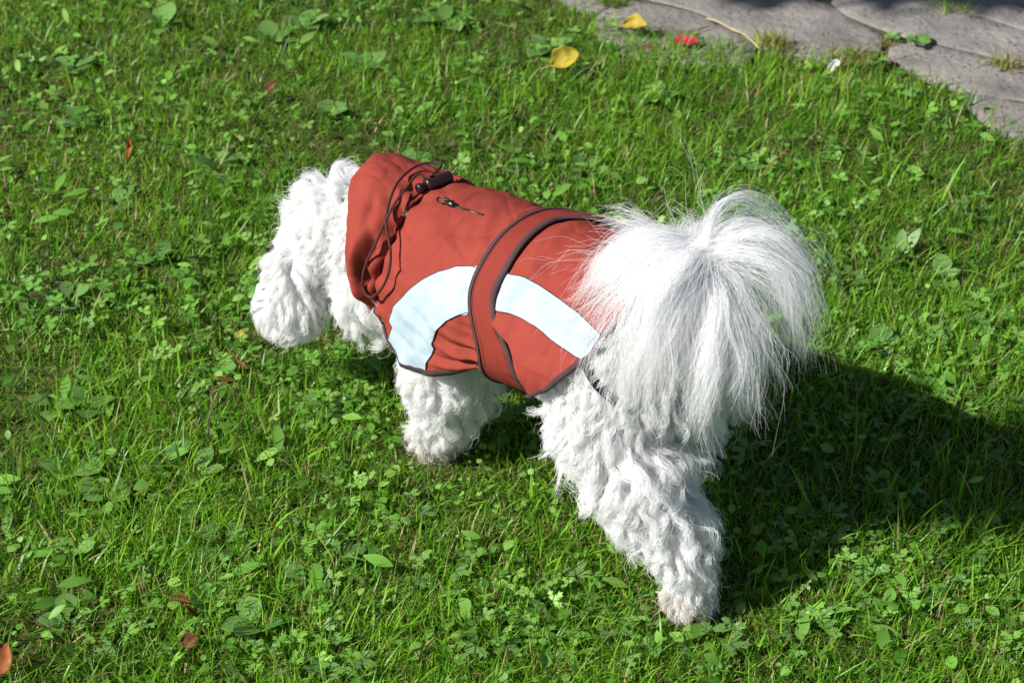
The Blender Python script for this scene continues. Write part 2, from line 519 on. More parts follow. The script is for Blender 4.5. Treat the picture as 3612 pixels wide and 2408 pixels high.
VV, TT, QQ, CC, off = [], [], [], [], 0
WEED = np.array([.110, .280, .030]); PALE = np.array([.24, .43, .085]); BLUE = np.array([.055, .120, .040])
for kind, count, s0, s1 in [('lobed', 5600, .009, .021), ('round', 9500, .004, .011), ('oval', 3600, .007, .021), ('long', 1500, .020, .042)]:
    x, y = lawn_points(int(count * 1.5), -.015)
    cl = fbm(np.stack([x * 5, y * 5, 0 * x + count], -1), 41, 2)
    ok = keep_off_paws(x, y, 1.1) & (rng.random(len(x)) < np.clip(.40 + 1.5 * cl, .03, 1)); x, y = x[ok], y[ok]
    nb = len(x)
    size = rng.uniform(s0, s1, nb)
    z = ground_h(x, y) + rng.uniform(.008, .026, nb)
    tv, f = lobed_template() if kind == 'lobed' else leaf_template(kind)
    Vv, F = scatter_leaves(tv, f, x, y, z, size, rng.random(nb) * 6.283, rng.normal(.12, .32, nb), rng.normal(0, .32, nb))
    u = rng.random(nb)
    c = mix(np.tile(WEED, (nb, 1)), np.tile(PALE, (nb, 1)), u ** 1.6) * (.75 + .5 * rng.random((nb, 1)))
    VV.append(Vv); CC.append(np.repeat(c, len(tv), 0))
    (TT if F.shape[1] == 3 else QQ).append(F + off)
    off += len(Vv)
me = mesh_np('ground_cover', np.concatenate(VV), tris=np.concatenate(TT), quads=np.concatenate(QQ))
color_attr(me, np.concatenate(CC))
m_weed = plant_material('weed leaves', .26, .48, .32)
tag(add('ground_cover_leaves', me, m_weed), 'small lobed and round weed leaves mixed through the lawn', 'ground cover', kind='stuff')

# ------------------------------------------------------------------ broadleaf weed rosettes, one by one
m_rosette = plant_material('rosette leaf', .22, .34, .5, color=(.150, .295, .070), rand=.35)
LEAF = {}
for k_ in ('spoon', 'oval', 'round', 'long'):
    tv, f = leaf_template(k_)
    LEAF[k_] = mesh_np('leaf_' + k_, tv, quads=f)
    LEAF[k_].materials.append(m_rosette)
tv, f = lobed_template()
LEAF['lobed'] = mesh_np('leaf_lobed', tv, tris=f); LEAF['lobed'].materials.append(m_rosette)

def rosette(x, y, kind, nleaf, size, label, group, tilt=(.15, .5)):
    root = empty('weed_rosette', (x, y, float(ground_h(np.array(x), np.array(y))) + .001), random.random() * 6.28)
    tag(root, label, 'weed', group)
    for k in range(nleaf):
        o = bpy.data.objects.new('leaf', LEAF[kind])
        a = k * 2.4 + random.uniform(-.35, .35)
        s = size * random.uniform(.65, 1.15)
        o.scale = (s, s * random.uniform(.85, 1.15), s)
        o.location = (.004 * math.cos(a), .004 * math.sin(a), random.uniform(.002, .010))
        if kind == 'lobed':
            rr = size * random.uniform(.5, 1.5)
            o.location = (rr * math.cos(a), rr * math.sin(a), random.uniform(.008, .020))
        o.rotation_euler = (random.uniform(-.25, .25), -random.uniform(*tilt), a)
        o.parent = root
        col.objects.link(o)
    return root

G1, G2, G3 = 'spoon-leaved rosettes in the lawn', 'round-leaved weeds in the lawn', 'lobed-leaved weeds in the lawn'
def where(x, y):
    q = path_side(x, y)
    if q > -.22: return 'close to the paved path'
    if y > 2.72: return 'in the far lawn'
    if y < 1.62: return 'along the near lawn edge' if x < .1 else "in front of the dog's hind paw"
    if x > .28: return "in or beside the dog's shadow"
    if x < -.46: return "well away from the dog's head"
    if y > 2.2: return "beyond the dog's back"
    if x < -.15: return "between dog's head and near lawn"
    return "under or beside the dog's legs"
ROS = [(-.595,1.977,'oval',5,.040),(-.548,1.975,'oval',4,.036),(-.545,1.850,'round',5,.034),(-.435,1.870,'oval',6,.034),(-.495,1.805,'spoon',7,.034),
       (-.39,1.845,'oval',5,.036),(-.40,1.770,'round',4,.026),(-.345,1.620,'round',6,.030),(-.235,1.645,'spoon',8,.034),(-.285,1.575,'oval',4,.040),
       (-.34,1.71,'spoon',7,.032),(-.20,1.70,'oval',5,.030),(-.52,1.69,'spoon',6,.032),(-.40,2.06,'spoon',7,.030),(-.30,2.48,'round',5,.028),
       (-.42,3.05,'oval',6,.044),(-.37,3.10,'oval',5,.048),(-.30,2.78,'oval',4,.046),(-.46,2.62,'spoon',7,.034),(-.60,2.50,'oval',5,.036),
       (-.62,2.22,'spoon',7,.034),(-.36,2.28,'round',5,.030),(-.52,2.35,'oval',5,.034),(-.70,2.75,'spoon',6,.036),(-.25,2.95,'oval',5,.040),
       (-.12,3.12,'oval',6,.050),(.06,3.02,'oval',5,.046),(.24,2.84,'oval',5,.044),(.36,2.62,'spoon',6,.034),(.62,2.30,'oval',5,.034),
       (.50,2.12,'round',5,.028),(.55,2.02,'oval',4,.034),(-.75,2.95,'oval',5,.040),(-.62,3.12,'oval',5,.044),(-.15,2.62,'spoon',6,.032),
       (-.05,2.45,'round',5,.026),(.12,2.60,'spoon',6,.030),(-.18,1.52,'lobed',4,.024),(-.02,1.56,'lobed',5,.024),(.06,1.62,'lobed',5,.024),
       (.12,1.53,'lobed',4,.022),(.22,1.545,'lobed',5,.026),(.33,1.56,'lobed',5,.024),(.42,1.62,'lobed',5,.025),(.50,1.60,'lobed',4,.024),
       (.52,1.70,'lobed',5,.024),(.36,1.74,'lobed',5,.024),(.46,1.82,'lobed',4,.024),(.30,1.86,'lobed',5,.024),(.58,1.90,'lobed',5,.024),
       (-.08,1.66,'lobed',5,.026),(-.13,1.78,'lobed',4,.022),(.02,1.93,'lobed',5,.022),(-.28,1.50,'lobed',5,.026),(-.42,1.54,'lobed',5,.026),
       (-.50,1.58,'spoon',6,.030),(.62,2.14,'lobed',5,.024),(.48,2.28,'lobed',4,.022),(.70,2.48,'lobed',5,.024),(-.24,1.98,'spoon',6,.028)]
for (x_, y_, k_, n_, s_) in ROS:
    if k_ == 'lobed': rosette(x_, y_, k_, n_, s_, 'low weed with toothed three-lobed leaves ' + where(x_, y_), G3, (-.2, .35))
    elif k_ == 'round': rosette(x_, y_, k_, n_, s_, 'low weed with rounded pale green leaves ' + where(x_, y_), G2, (.1, .55))
    else: rosette(x_, y_, k_, n_, s_, ('flat weed rosette with %s leaves ' % ('broad oval' if k_ == 'oval' else 'spoon-shaped')) + where(x_, y_), G1, (.1, .6))

# ------------------------------------------------------------------ the dog: body as one continuous surface
# local frame: x forward, y to its left, z up
dog = empty('dog', DOG_O, DOG_A)
tag(dog, 'fluffy white dog in a red coat sniffing the grass with its tail raised', 'dog')
HINDL = [(-.145, .046, .258, .050), (-.128, .062, .200, .046), (-.190, .070, .145, .038), (-.243, .069, .090, .023), (-.270, .069, .042, .014), (-.267, .069, .020, .016), (-.252, .071, .015, .013)]
HINDR = [(-.135, -.046, .258, .046), (-.095, -.062, .190, .038), (-.130, -.055, .130, .030), (-.145, -.045, .080, .022), (-.128, -.032, .032, .017), (-.105, -.018, .018, .021), (-.082, -.006, .014, .015)]
FRONTL = [(.140, .050, .215, .048), (.136, .057, .130, .036), (.134, .057, .062, .026), (.150, .057, .024, .022), (.174, .057, .019, .016)]
FRONTR = [(.165, -.052, .215, .048), (.200, -.070, .130, .036), (.225, -.070, .062, .028), (.250, -.070, .020, .026), (.276, -.070, .015, .019)]
SPINE = [(-.150, 0, .266, .078), (-.02, 0, .266, .080), (.150, 0, .232, .088), (.205, 0, .248, .078), (.290, 0, .232, .060), (.372, .004, .228, .050)]
MUZZLE = [(.392, 0, .195, .042), (.428, 0, .145, .034), (.452, -.003, .105, .025)]
EARL = [(.372, .050, .218, .016), (.380, .078, .180, .022), (.376, .090, .136, .034)]
EARR = [(.372, -.050, .218, .016), (.380, -.078, .180, .022), (.376, -.090, .136, .034)]
THROAT = [(.240, 0, .215, .056), (.296, .026, .166, .038)]
TAIL = [(-.195, 0, .322, .030), (-.211, 0, .372, .020), (-.213, 0, .410, .014), (-.192, 0, .420, .011), (-.160, -.004, .408, .008)]
CHAINS = [SPINE, HINDL, HINDR, FRONTL, FRONTR, MUZZLE, EARL, EARR, TAIL, THROAT]
SEGS = [(np.array(c[i][:3]), np.array(c[i + 1][:3]), c[i][3], c[i + 1][3]) for c in CHAINS for i in range(len(c) - 1)]

def sdf(p):
    d = None
    for a, b_, ra, rb in SEGS:
        ab = b_ - a
        t = np.clip(((p - a) @ ab) / (ab @ ab), 0, 1)
        e = np.linalg.norm(p - (a + t[..., None] * ab), axis=-1) - (ra + (rb - ra) * t)
        if d is None: d = e
        else:
            k = .016
            h = np.clip(.5 + .5 * (d - e) / k, 0, 1)
            d = d * (1 - h) + e * h - k * h * (1 - h)
    return d

def sdf_grad(p, e=.002):
    g = np.stack([sdf(p + np.eye(3)[i] * e) - sdf(p - np.eye(3)[i] * e) for i in range(3)], -1)
    return nrm(g)

def surface_nets(lo, hi, step):
    ax = [np.arange(lo[i], hi[i], step) for i in range(3)]
    G = np.stack(np.meshgrid(*ax, indexing='ij'), -1)
    F = sdf(G.reshape(-1, 3)).reshape(G.shape[:3])
    n_ = F.shape
    acc = np.zeros((n_[0] - 1, n_[1] - 1, n_[2] - 1, 3)); cnt = np.zeros(acc.shape[:3])
    inside = F < 0
    corners = [(i, j, k) for i in (0, 1) for j in (0, 1) for k in (0, 1)]
    sl = lambda c, a: tuple(slice(c[i], n_[i] - 1 + c[i]) for i in range(3))
    for c in corners:
        for a in range(3):
            if c[a]: continue
            c2 = list(c); c2[a] = 1
            s0, s1 = sl(c, a), sl(c2, a)
            f0, f1 = F[s0], F[s1]
            cr = inside[s0] != inside[s1]
            t = np.where(cr, f0 / np.where(cr, f0 - f1, 1), 0)
            acc += np.where(cr[..., None], G[s0] + t[..., None] * (G[s1] - G[s0]), 0)
            cnt += cr
    act = cnt > 0
    idx = -np.ones(act.shape, np.int64); idx[act] = np.arange(act.sum())
    V = acc[act] / cnt[act][:, None]
    Q = []
    for a in range(3):
        b_, c_ = (a + 1) % 3, (a + 2) % 3
        s0 = [slice(1, n_[i] - 1) for i in range(3)]; s1 = list(s0)
        s0[a] = slice(0, n_[a] - 1); s1[a] = slice(1, n_[a])
        cr = inside[tuple(s0)] != inside[tuple(s1)]
        I = np.argwhere(cr)
        I[:, b_] += 1; I[:, c_] += 1
        flip = inside[tuple(s0)][cr]
        q = []
        for db, dc in ((1, 1), (0, 1), (0, 0), (1, 0)):
            J = I.copy(); J[:, b_] -= db; J[:, c_] -= dc
            q.append(idx[J[:, 0], J[:, 1], J[:, 2]])
        q = np.stack(q, -1)
        q[~flip] = q[~flip][:, ::-1]
        Q.append(q)
    return V, np.concatenate(Q)

BV, BQ = surface_nets((-.32, -.15, -.012), (.55, .15, .475), .0065)
m_skin = simple('dog undercoat', (.76, .75, .73), .8, .1, .06, 80)
body = add('body', mesh_np('dog_body', BV, quads=BQ), m_skin, dog)

def tube(name, pts, r, mat, parent, nseg=8, sub=10):
    p = np.array(pts, float)
    t = np.arange(len(p)); tt2 = np.linspace(0, len(p) - 1, (len(p) - 1) * sub + 1)
    c = np.stack([interp(tt2, t, p[:, i]) for i in range(3)], -1)
    tg = nrm(np.gradient(c, axis=0))
    e1, e2 = frame(tg)
    for k in range(1, len(c)):                                   # carry the frame along
        v_ = e1[k - 1] - tg[k] * (e1[k - 1] @ tg[k]); e1[k] = v_ / np.linalg.norm(v_); e2[k] = np.cross(tg[k], e1[k])
    a = np.linspace(0, 2 * math.pi, nseg + 1)
    P_ = c[:, None] + r * (np.cos(a)[None, :, None] * e1[:, None] + np.sin(a)[None, :, None] * e2[:, None])
    return add(name, grid_mesh(name, P_), mat, parent)
# the coat's outer form
CS = [-.22, -.16, -.08, 0, .08, .15, .20, .25]
CZT = [.335, .366, .372, .364, .352, .346, .338, .325]
CA = [.085, .102, .108, .106, .106, .102, .092, .085]
CBT = [.09, .108, .115, .112, .110, .108, .105, .10]
CBB = [.09, .095, .080, .075, .105, .125, .12, .11]
def surf(s, th, off=0.0, k=0.0):
    s, th, off = np.broadcast_arrays(np.asarray(s, float), np.asarray(th, float), np.asarray(off, float))
    a = interp(s, CS, CA) + off; zt = interp(s, CS, CZT); b_ = interp(s, CS, CBT)
    bb = interp(s, CS, CBB) + off; zm = zt - b_; b_ = b_ + off
    c, sn = np.cos(th), np.sin(th)
    q = np.clip(np.abs(th) - math.pi / 2, 0, 9)
    y = a * sn; z = np.where(c > 0, zm + b_ * c, zm + bb * c)
    k = np.where(q > 0, k, 0) * np.clip(q * 4, 0, 1) ** .7
    yf = np.sign(th) * a * (1 + .10 * q); zf = zm - .105 * q
    return np.stack([s, (1 - k) * y + k * yf, (1 - k) * z + k * zf], -1)
def kfront(s):
    t = np.clip((s - .03) / .07, 0, 1)
    return .85 * t * t * (3 - 2 * t)

def torso_out(p):
    """distance outside the coat's form (rough), used to keep hair above the cloth"""
    s = np.clip(p[..., 0], -.16, .22)
    zm = interp(s, CS, CZT) - interp(s, CS, CBT)
    th = np.arctan2(np.abs(p[..., 1]), p[..., 2] - zm)
    e = surf(s, th)
    rr = np.hypot(e[..., 1], e[..., 2] - zm); r = np.hypot(p[..., 1], p[..., 2] - zm)
    inx = (p[..., 0] > -.158) & (p[..., 0] < .23) & (th < 1.9)
    return np.where(inx, r - rr, 1.0), zm

# ------------------------------------------------------------------ fur
tri = np.concatenate([BQ[:, [0, 1, 2]], BQ[:, [0, 2, 3]]])
ta, tb, tc_ = BV[tri[:, 0]], BV[tri[:, 1]], BV[tri[:, 2]]
tarea = .5 * np.linalg.norm(np.cross(tb - ta, tc_ - ta), axis=-1)
def sample_body(n_):
    f = rng.choice(len(tri), n_, p=tarea / tarea.sum())
    u, v = rng.random(n_), rng.random(n_)
    m_ = u + v > 1; u[m_], v[m_] = 1 - u[m_], 1 - v[m_]
    return ta[f] + u[:, None] * (tb[f] - ta[f]) + v[:, None] * (tc_[f] - ta[f])

def covered(p):
    zm = interp(p[:, 0], CS, CZT) - interp(p[:, 0], CS, CBT)
    th = np.degrees(np.arctan2(np.abs(p[:, 1]), p[:, 2] - zm))
    lim = np.interp(p[:, 0], [-.152, -.150, -.132, -.105, -.06, -.05, .03, .10, .15, .18, .205, .21, .26, .262], [-1, 38, 66, 82, 100, 181, 181, 130, 124, 116, 100, 92, 70, -1])
    lim = np.where((p[:, 0] > -.152) & (p[:, 0] < .262), lim, -1)
    return (th < lim) & (np.abs(p[:, 1]) < .125)

def frame(d):
    ref = np.where(np.abs(d[:, 2:3]) < .9, np.array([[0, 0, 1.0]]), np.array([[1.0, 0, 0]]))
    e1 = nrm(np.cross(d, ref)); e2 = np.cross(d, e1)
    return e1, e2

def hair_object(name, P, rad, stain, mat, parent):
    n_, K = P.shape[:2]
    hc = bpy.data.hair_curves.new(name)
    hc.add_curves([K] * n_)
    hc.attributes['position'].data.foreach_set('vector', np.ascontiguousarray(P, np.float32).ravel())
    ra = hc.attributes.get('radius') or hc.attributes.new('radius', 'FLOAT', 'POINT')
    ra.data.foreach_set('value', np.ascontiguousarray(rad, np.float32).ravel())
    st = hc.attributes.new('stain', 'FLOAT', 'POINT')
    st.data.foreach_set('value', np.ascontiguousarray(stain, np.float32).ravel())
    return add(name, hc, mat, parent)

def grow(g0, d0, length, sag, K, amp, lam, noise_amp=.25, outward=.003, cloth=False, seed=0, nor=None, hug=None):
    """guide strands: integrate, bend under gravity, keep outside body and cloth, then add waves"""
    n_ = len(g0)
    P = np.zeros((n_, K, 3)); P[:, 0] = g0
    d = d0.copy()
    st = length / (K - 1)
    for k in range(1, K):
        nz = np.stack([vnoise(P[:, k - 1] * 40 + i * 17.3, seed + i) for i in range(3)], -1)
        d = nrm(d + np.array([0, 0, -1.0]) * (sag * st)[:, None] + nz * noise_amp * .5)
        if hug is not None:                                      # lie close to the body
            e = sdf(P[:, k - 1]); gq = sdf_grad(P[:, k - 1])
            pull = np.clip((e - hug) / hug + .25, -.3, 1.4) * np.clip(k / 3.0, 0, 1)
            d = nrm(d - gq * pull[:, None] * .55)
        q = P[:, k - 1] + d * st[:, None]
        e = sdf(q)
        bad = e < outward
        if bad.any():
            gq = sdf_grad(q[bad])
            q[bad] += gq * (outward - e[bad])[:, None]
        if cloth:
            t_, zm = torso_out(q)
            bad = t_ < .006
            if bad.any():
                qq = q[bad]; v = np.stack([np.zeros(bad.sum()), qq[:, 1], qq[:, 2] - zm[bad]], -1)
                q[bad] = qq + nrm(v) * (.006 - t_[bad])[:, None]
        q[:, 2] = np.maximum(q[:, 2], .002)
        d = nrm(q - P[:, k - 1])
        P[:, k] = q
    dm = nrm(P[:, -1] - P[:, 0])
    e1, e2 = frame(dm)
    t = np.linspace(0, 1, K)[None]
    ph = rng.random((n_, 1)) * 6.283
    if nor is not None:                                          # neighbouring locks wave together, side to side
        e1 = nrm(np.cross(nor, dm)); e2 = .55 * nor
        ph = (7.5 * vnoise(g0 * 34, 61) + .9 * rng.normal(size=n_))[:, None]
    w = ph + 2 * math.pi * length[:, None] * t / lam[:, None]
    env = (t ** .8) * amp[:, None]
    P = P + env[..., None] * (np.cos(w)[..., None] - np.cos(ph)[..., None] * (1 - t)[..., None]) * e1[:, None] + .65 * env[..., None] * np.sin(w)[..., None] * e2[:, None]
    return P

def strands(P, roots, gi, K, clump=.75, fuzz=.0022, seed=1, short=.72):
    """children: follow their guide, converging towards its tip"""
    n_ = len(roots)
    Gd = P[gi]
    t = np.linspace(0, 1, K)[None, :, None]
    off0 = (roots - Gd[:, 0])[:, None]
    cl = clump * (t ** .5) * rng.uniform(.45, 1.2, (n_, 1, 1))
    S = Gd + off0 * (1 - np.clip(cl, 0, .97))
    ln = rng.uniform(short, 1.06, (n_, 1, 1))
    S = S[:, :1] + (S - S[:, :1]) * ln
    e = rng.normal(size=(n_, 1, 3)) * fuzz
    e2 = rng.normal(size=(n_, 1, 3)) * fuzz
    S = S + e * t ** 1.5 + e2 * np.sin(t * 7 + rng.random((n_, 1, 1)) * 6) * t
    return S

def nearest(a, b_):
    """index of the nearest b for every a"""
    from mathutils.kdtree import KDTree
    kd = KDTree(len(b_))
    for i, v in enumerate(b_): kd.insert(v, i)
    kd.balance()
    return np.array([kd.find(v)[1] for v in a])

def seg_dist(p, chain):
    d = np.full(len(p), 9.0)
    for i in range(len(chain) - 1):
        a, b_ = np.array(chain[i][:3]), np.array(chain[i + 1][:3]); ab = b_ - a
        t = np.clip(((p - a) @ ab) / (ab @ ab), 0, 1)
        d = np.minimum(d, np.linalg.norm(p - (a + t[:, None] * ab), axis=1) - (chain[i][3] + (chain[i + 1][3] - chain[i][3]) * t))
    return d

def groom(p):
    """per-root length, lift, wave, stain"""
    n_ = len(p)
    ear = np.minimum(seg_dist(p, EARL[1:]), seg_dist(p, EARR[1:])) < .006
    head = (p[:, 0] > .30) & ~ear
    muz = seg_dist(p, MUZZLE[1:]) < .005
    leg = (p[:, 2] < .17) & (p[:, 0] < .30)
    low = np.clip((.130 - p[:, 2]) / .085, 0, 1)
    rump = (p[:, 0] < -.14) & (p[:, 2] > .19)
    L = np.full(n_, .046)
    L = np.where(head, .034, L); L = np.where(ear, .040, L); L = np.where(muz, .022, L); L = np.where(rump, .048, L)
    L = np.where(leg, .050 - .031 * low, L)
    neck = (p[:, 0] > .2) & (p[:, 0] <= .30)
    L = np.where(neck, .052, L)
    coll = np.abs(p[:, 0] - .316) < .012
    L = np.where(coll & (p[:, 1] > 0), .014, L)
    zm = interp(p[:, 0], CS, CZT) - interp(p[:, 0], CS, CBT)
    th = np.degrees(np.arctan2(np.abs(p[:, 1]), p[:, 2] - zm))
    over = th - np.interp(p[:, 0], [-.15, -.132, -.105, -.06, -.05, .03, .10, .15, .18, .205], [38, 66, 82, 100, 112, 112, 122, 124, 116, 100])
    hemf = np.where((p[:, 0] > -.16) & (p[:, 0] < .21) & (over < 30), np.clip(.30 + .70 * over / 30, .30, 1), 1)
    L = L * rng.uniform(.75, 1.2, n_) * hemf
    lift = np.full(n_, .34); lift = np.where(head, .45, lift); lift = np.where(ear, .05, lift); lift = np.where(rump, .26, lift); lift = np.where(leg, .34, lift)
    amp = np.full(n_, .0064); amp = np.where(head, .0056, amp); amp = np.where(ear, .0026, amp); amp = np.where(leg, .0066 - .0030 * low, amp); amp = np.where(rump, .0040, amp)
    lift = lift * np.clip(hemf, .4, 1)
    lam = rng.uniform(.023, .036, n_)
    stain = np.clip(low * .22 + .10 * rng.normal(size=n_), 0, 1) * (p[:, 2] < .045)
    hug = np.full(n_, .013); hug = np.where(leg, .0115 - .006 * low, hug); hug = np.where(ear, .009, hug); hug = np.where(head, .013, hug)
    loose = np.where((rng.random(n_) < .15) & (hemf > .95) & ~head & ~ear, rng.uniform(1.3, 2.1, n_), 1.0) * np.where(low > .6, .8, 1)
    L = L * np.where(loose > 1.2, 1.12, 1); lift = lift * np.where(loose > 1.2, 1.3, 1)
    return L, lift, amp, lam, stain, hug * hemf ** .5 * 1.2 * loose

m_fur = fur_material('white fur', (.945, .946, .946))
K = 13
gr = sample_body(5200); gr = gr[~covered(gr)]
gr = gr[gr[:, 2] > .004]
gn = sdf_grad(gr)
L_, lift, amp, lam, _, hug_ = groom(gr)
flow = np.tile(np.array([[-.30, 0, -1.0]]), (len(gr), 1))
flow[gr[:, 0] > .30] = (-.12, 0, -1.0)
flow = flow + .45 * np.stack([vnoise(gr * 28 + i * 9.1, 70 + i) for i in range(3)], -1)
ft = nrm(flow - (flow * gn).sum(1, keepdims=True) * gn)
d0 = nrm(gn * lift[:, None] + ft * (1 - lift)[:, None] + .10 * rng.normal(size=gr.shape))
GP_ = grow(gr, d0, L_, np.full(len(gr), 16.0), K, amp, lam, .16, .005, True, 0, gn, hug_)
rt = sample_body(210000); rt = rt[~covered(rt)]; rt = rt[rt[:, 2] > .003]
tailm = seg_dist(rt, TAIL) < .004
rt = rt[~(tailm & (rt[:, 2] > .350))]
gi = nearest(rt, gr)
ok = np.linalg.norm(rt - gr[gi], axis=1) < .02
rt, gi = rt[ok], gi[ok]
S = strands(GP_, rt, gi, K, .66, .0012)
stray = rng.random(len(rt)) < .14
S[stray] += (rng.normal(size=(stray.sum(), 1, 3)) * .007) * (np.linspace(0, 1, K) ** 1.4)[None, :, None]
stn = groom(rt)[4][:, None] * np.ones((1, K))
rad = np.linspace(.00022, .00008, K)[None] * rng.uniform(.8, 1.25, (len(rt), 1))
hair_object('fur', S, rad, stn, m_fur, dog)

# the tail's long hair: a fountain from the raised tail
m_tail = fur_material('tail hair', (.955, .958, .964), transl=.55)
K2 = 18
TAX = np.array([(-.209, 0, .394), (-.213, 0, .416), (-.199, 0, .421), (-.178, -.002, .418), (-.158, -.004, .408)])
LOCKS = [  # place along the tail, azimuth, rise, length, strands per guide, guides, droop
    (1.0, 20, .25, .085, 70, 5, 24), (.90, 44, .42, .110, 90, 5, 19), (.72, 58, .42, .142, 110, 5, 17), (.55, 70, .40, .162, 120, 5, 16), (.40, 82, .36, .168, 110, 5, 16), (.25, 96, .28, .160, 70, 4, 16),
    (.12, 116, .15, .140, 60, 4, 18), (.06, 131, .28, .165, 85, 4, 17), (.02, 142, .05, .135, 75, 4, 18), (.10, 158, .25, .150, 50, 4, 17),
    (.15, 178, .30, .145, 32, 4, 17), (.20, 197, .38, .160, 38, 4, 18), (.30, 212, .40, .175, 34, 4, 18), (.40, 226, .34, .180, 32, 4, 18), (.55, 243, .36, .160, 24, 4, 18), (.75, 266, .30, .140, 20, 4, 18),
    (.95, 310, .35, .110, 20, 4, 17), (.75, 35, .38, .080, 60, 5, 26), (.5, 90, .35, .075, 50, 4, 26), (.7, 190, .32, .075, 30, 4, 24),
    (.30, 224, .98, .170, 55, 1, 22), (.45, 236, .85, .170, 45, 1, 22), (.15, 206, .62, .165, 60, 1, 20), (.2, 152, .65, .15, 40, 1, 19), (.35, 72, .75, .16, 40, 1, 19)]
S = []
for k, (t_, a_, e_, l_, c_, g_, sg_) in enumerate(LOCKS):
    az = np.radians(a_ + rng.normal(size=g_) * 4.5); el = e_ + rng.normal(size=g_) * .07
    tt_ = np.clip(t_ + .07 * rng.normal(size=g_), 0, 1) * 4
    base = np.stack([np.interp(tt_, np.arange(5), TAX[:, i]) for i in range(3)], -1)
    d0 = np.stack([np.cos(az) * np.cos(el), np.sin(az) * np.cos(el), np.sin(el)], -1)
    GT = grow(base + d0 * .005, d0, l_ * rng.uniform(.70, 1.28, g_), np.full(g_, float(sg_)) * rng.uniform(.9, 1.1, g_), K2, rng.uniform(.003, .0085, g_), rng.uniform(.07, .13, g_), .20, .010, True, 5 + k)
    gi = np.repeat(np.arange(g_), np.clip(rng.lognormal(math.log(c_), .35, g_), 3, 200).astype(int))
    S.append(strands(GT, GT[gi, 0] + rng.normal(size=(len(gi), 3)) * (.0062 if g_ > 1 else .0025), gi, K2, .28 if g_ > 1 else .55, .0034, 3, .48 if g_ > 1 else .8))
N2 = 170
az = rng.random(N2) * 6.283; el = np.clip(rng.normal(.38, .26, N2), -.1, .80)
d0 = np.stack([np.cos(az) * np.cos(el), np.sin(az) * np.cos(el), np.sin(el)], -1)
tt_ = rng.random(N2) * 4
GT = grow(np.stack([np.interp(tt_, np.arange(5), TAX[:, i]) for i in range(3)], -1) + d0 * .006, d0, np.clip(rng.normal(.17, .045, N2), .08, .27), rng.uniform(12, 22, N2), K2, rng.uniform(.002, .008, N2), rng.uniform(.05, .12, N2), .22, .010, True, 77)
gi = np.repeat(np.arange(N2), rng.integers(1, 5, N2))
S.append(strands(GT, GT[gi, 0] + rng.normal(size=(len(gi), 3)) * .003, gi, K2, .4, .005, 3))
for pts, n_, w_ in [([(-.207, .0, .414), (-.200, -.006, .452), (-.208, -.022, .482), (-.228, -.045, .484), (-.250, -.070, .452), (-.268, -.090, .395), (-.276, -.100, .335)], 70, .0032),
                    ([(-.209, .0, .412), (-.212, -.016, .444), (-.226, -.038, .458), (-.250, -.058, .440), (-.276, -.072, .392), (-.290, -.078, .335), (-.286, -.074, .290)], 80, .0030),
                    ([(-.212, .004, .410), (-.232, .006, .424), (-.258, .004, .412), (-.282, -.002, .370), (-.292, -.006, .315), (-.286, -.004, .265)], 80, .0034),
                    ([(-.206, .006, .412), (-.196, .030, .432), (-.186, .062, .416), (-.180, .092, .372), (-.178, .112, .318), (-.172, .120, .270)], 70, .0040)]:
    t_ = np.arange(len(pts)); p_ = np.array(pts)                # loose arching locks
    G_ = np.stack([interp(np.linspace(0, len(pts) - 1, K2), t_, p_[:, i]) for i in range(3)], -1)[None]
    S.append(strands(G_, G_[0, 0] + rng.normal(size=(n_, 3)) * w_, np.zeros(n_, int), K2, .35, .0030, 3, .8))
S = np.concatenate(S)
rad = np.linspace(.00016, .00007, K2)[None] * rng.uniform(.8, 1.3, (len(S), 1))
tail_hair = hair_object('tail_hair', S, rad, np.zeros(S.shape[:2]), m_tail, dog)

# claws, nose, eyes
m_claw = simple('claw horn', (.42, .34, .26), .4, .4)
def claw(p, d, length=.013, r=.0030):
    d = nrm(np.array(d, float)[None])[0]
    e1, e2 = frame(d[None]); e1, e2 = e1[0], e2[0]
    rows = []
    for t in np.linspace(0, 1, 5):
        c = np.array(p) + d * length * t + np.array([0, 0, -.004]) * t * t
        rr = r * (1 - t) ** .6 + .0003
        rows.append([c + rr * (math.cos(a) * e1 + math.sin(a) * e2) for a in np.linspace(0, 6.283, 9)])
    return add('claw', grid_mesh('claw', np.array(rows)), m_claw, dog)
for (x_, y_, z_) in [(.188, .048, .022), (.194, .057, .023), (.190, .067, .022), (-.068, .002, .016), (-.066, -.006, .017), (-.237, .064, .014), (-.236, .077, .014), (.294, -.075, .016), (.294, -.064, .016)]:
    claw((x_, y_, z_), (1, .1, .15))
def blob(name, p, r, mat, seg=14):
    rows = []
    for a in np.linspace(0, math.pi, 9):
        rows.append([(p[0] + r[0] * math.sin(a) * math.cos(t), p[1] + r[1] * math.sin(a) * math.sin(t), p[2] + r[2] * math.cos(a)) for t in np.linspace(0, 2 * math.pi, seg)])
    return add(name, grid_mesh(name, np.array(rows)), mat, dog)
m_nose = simple('black nose', (.012, .011, .011), .25, .5)
blob('nose', (.467, -.003, .090), (.010, .012, .009), m_nose)
blob('eye', (.440, .028, .172), (.007, .007, .007), m_nose)
blob('eye', (.440, -.028, .172), (.007, .007, .007), m_nose)

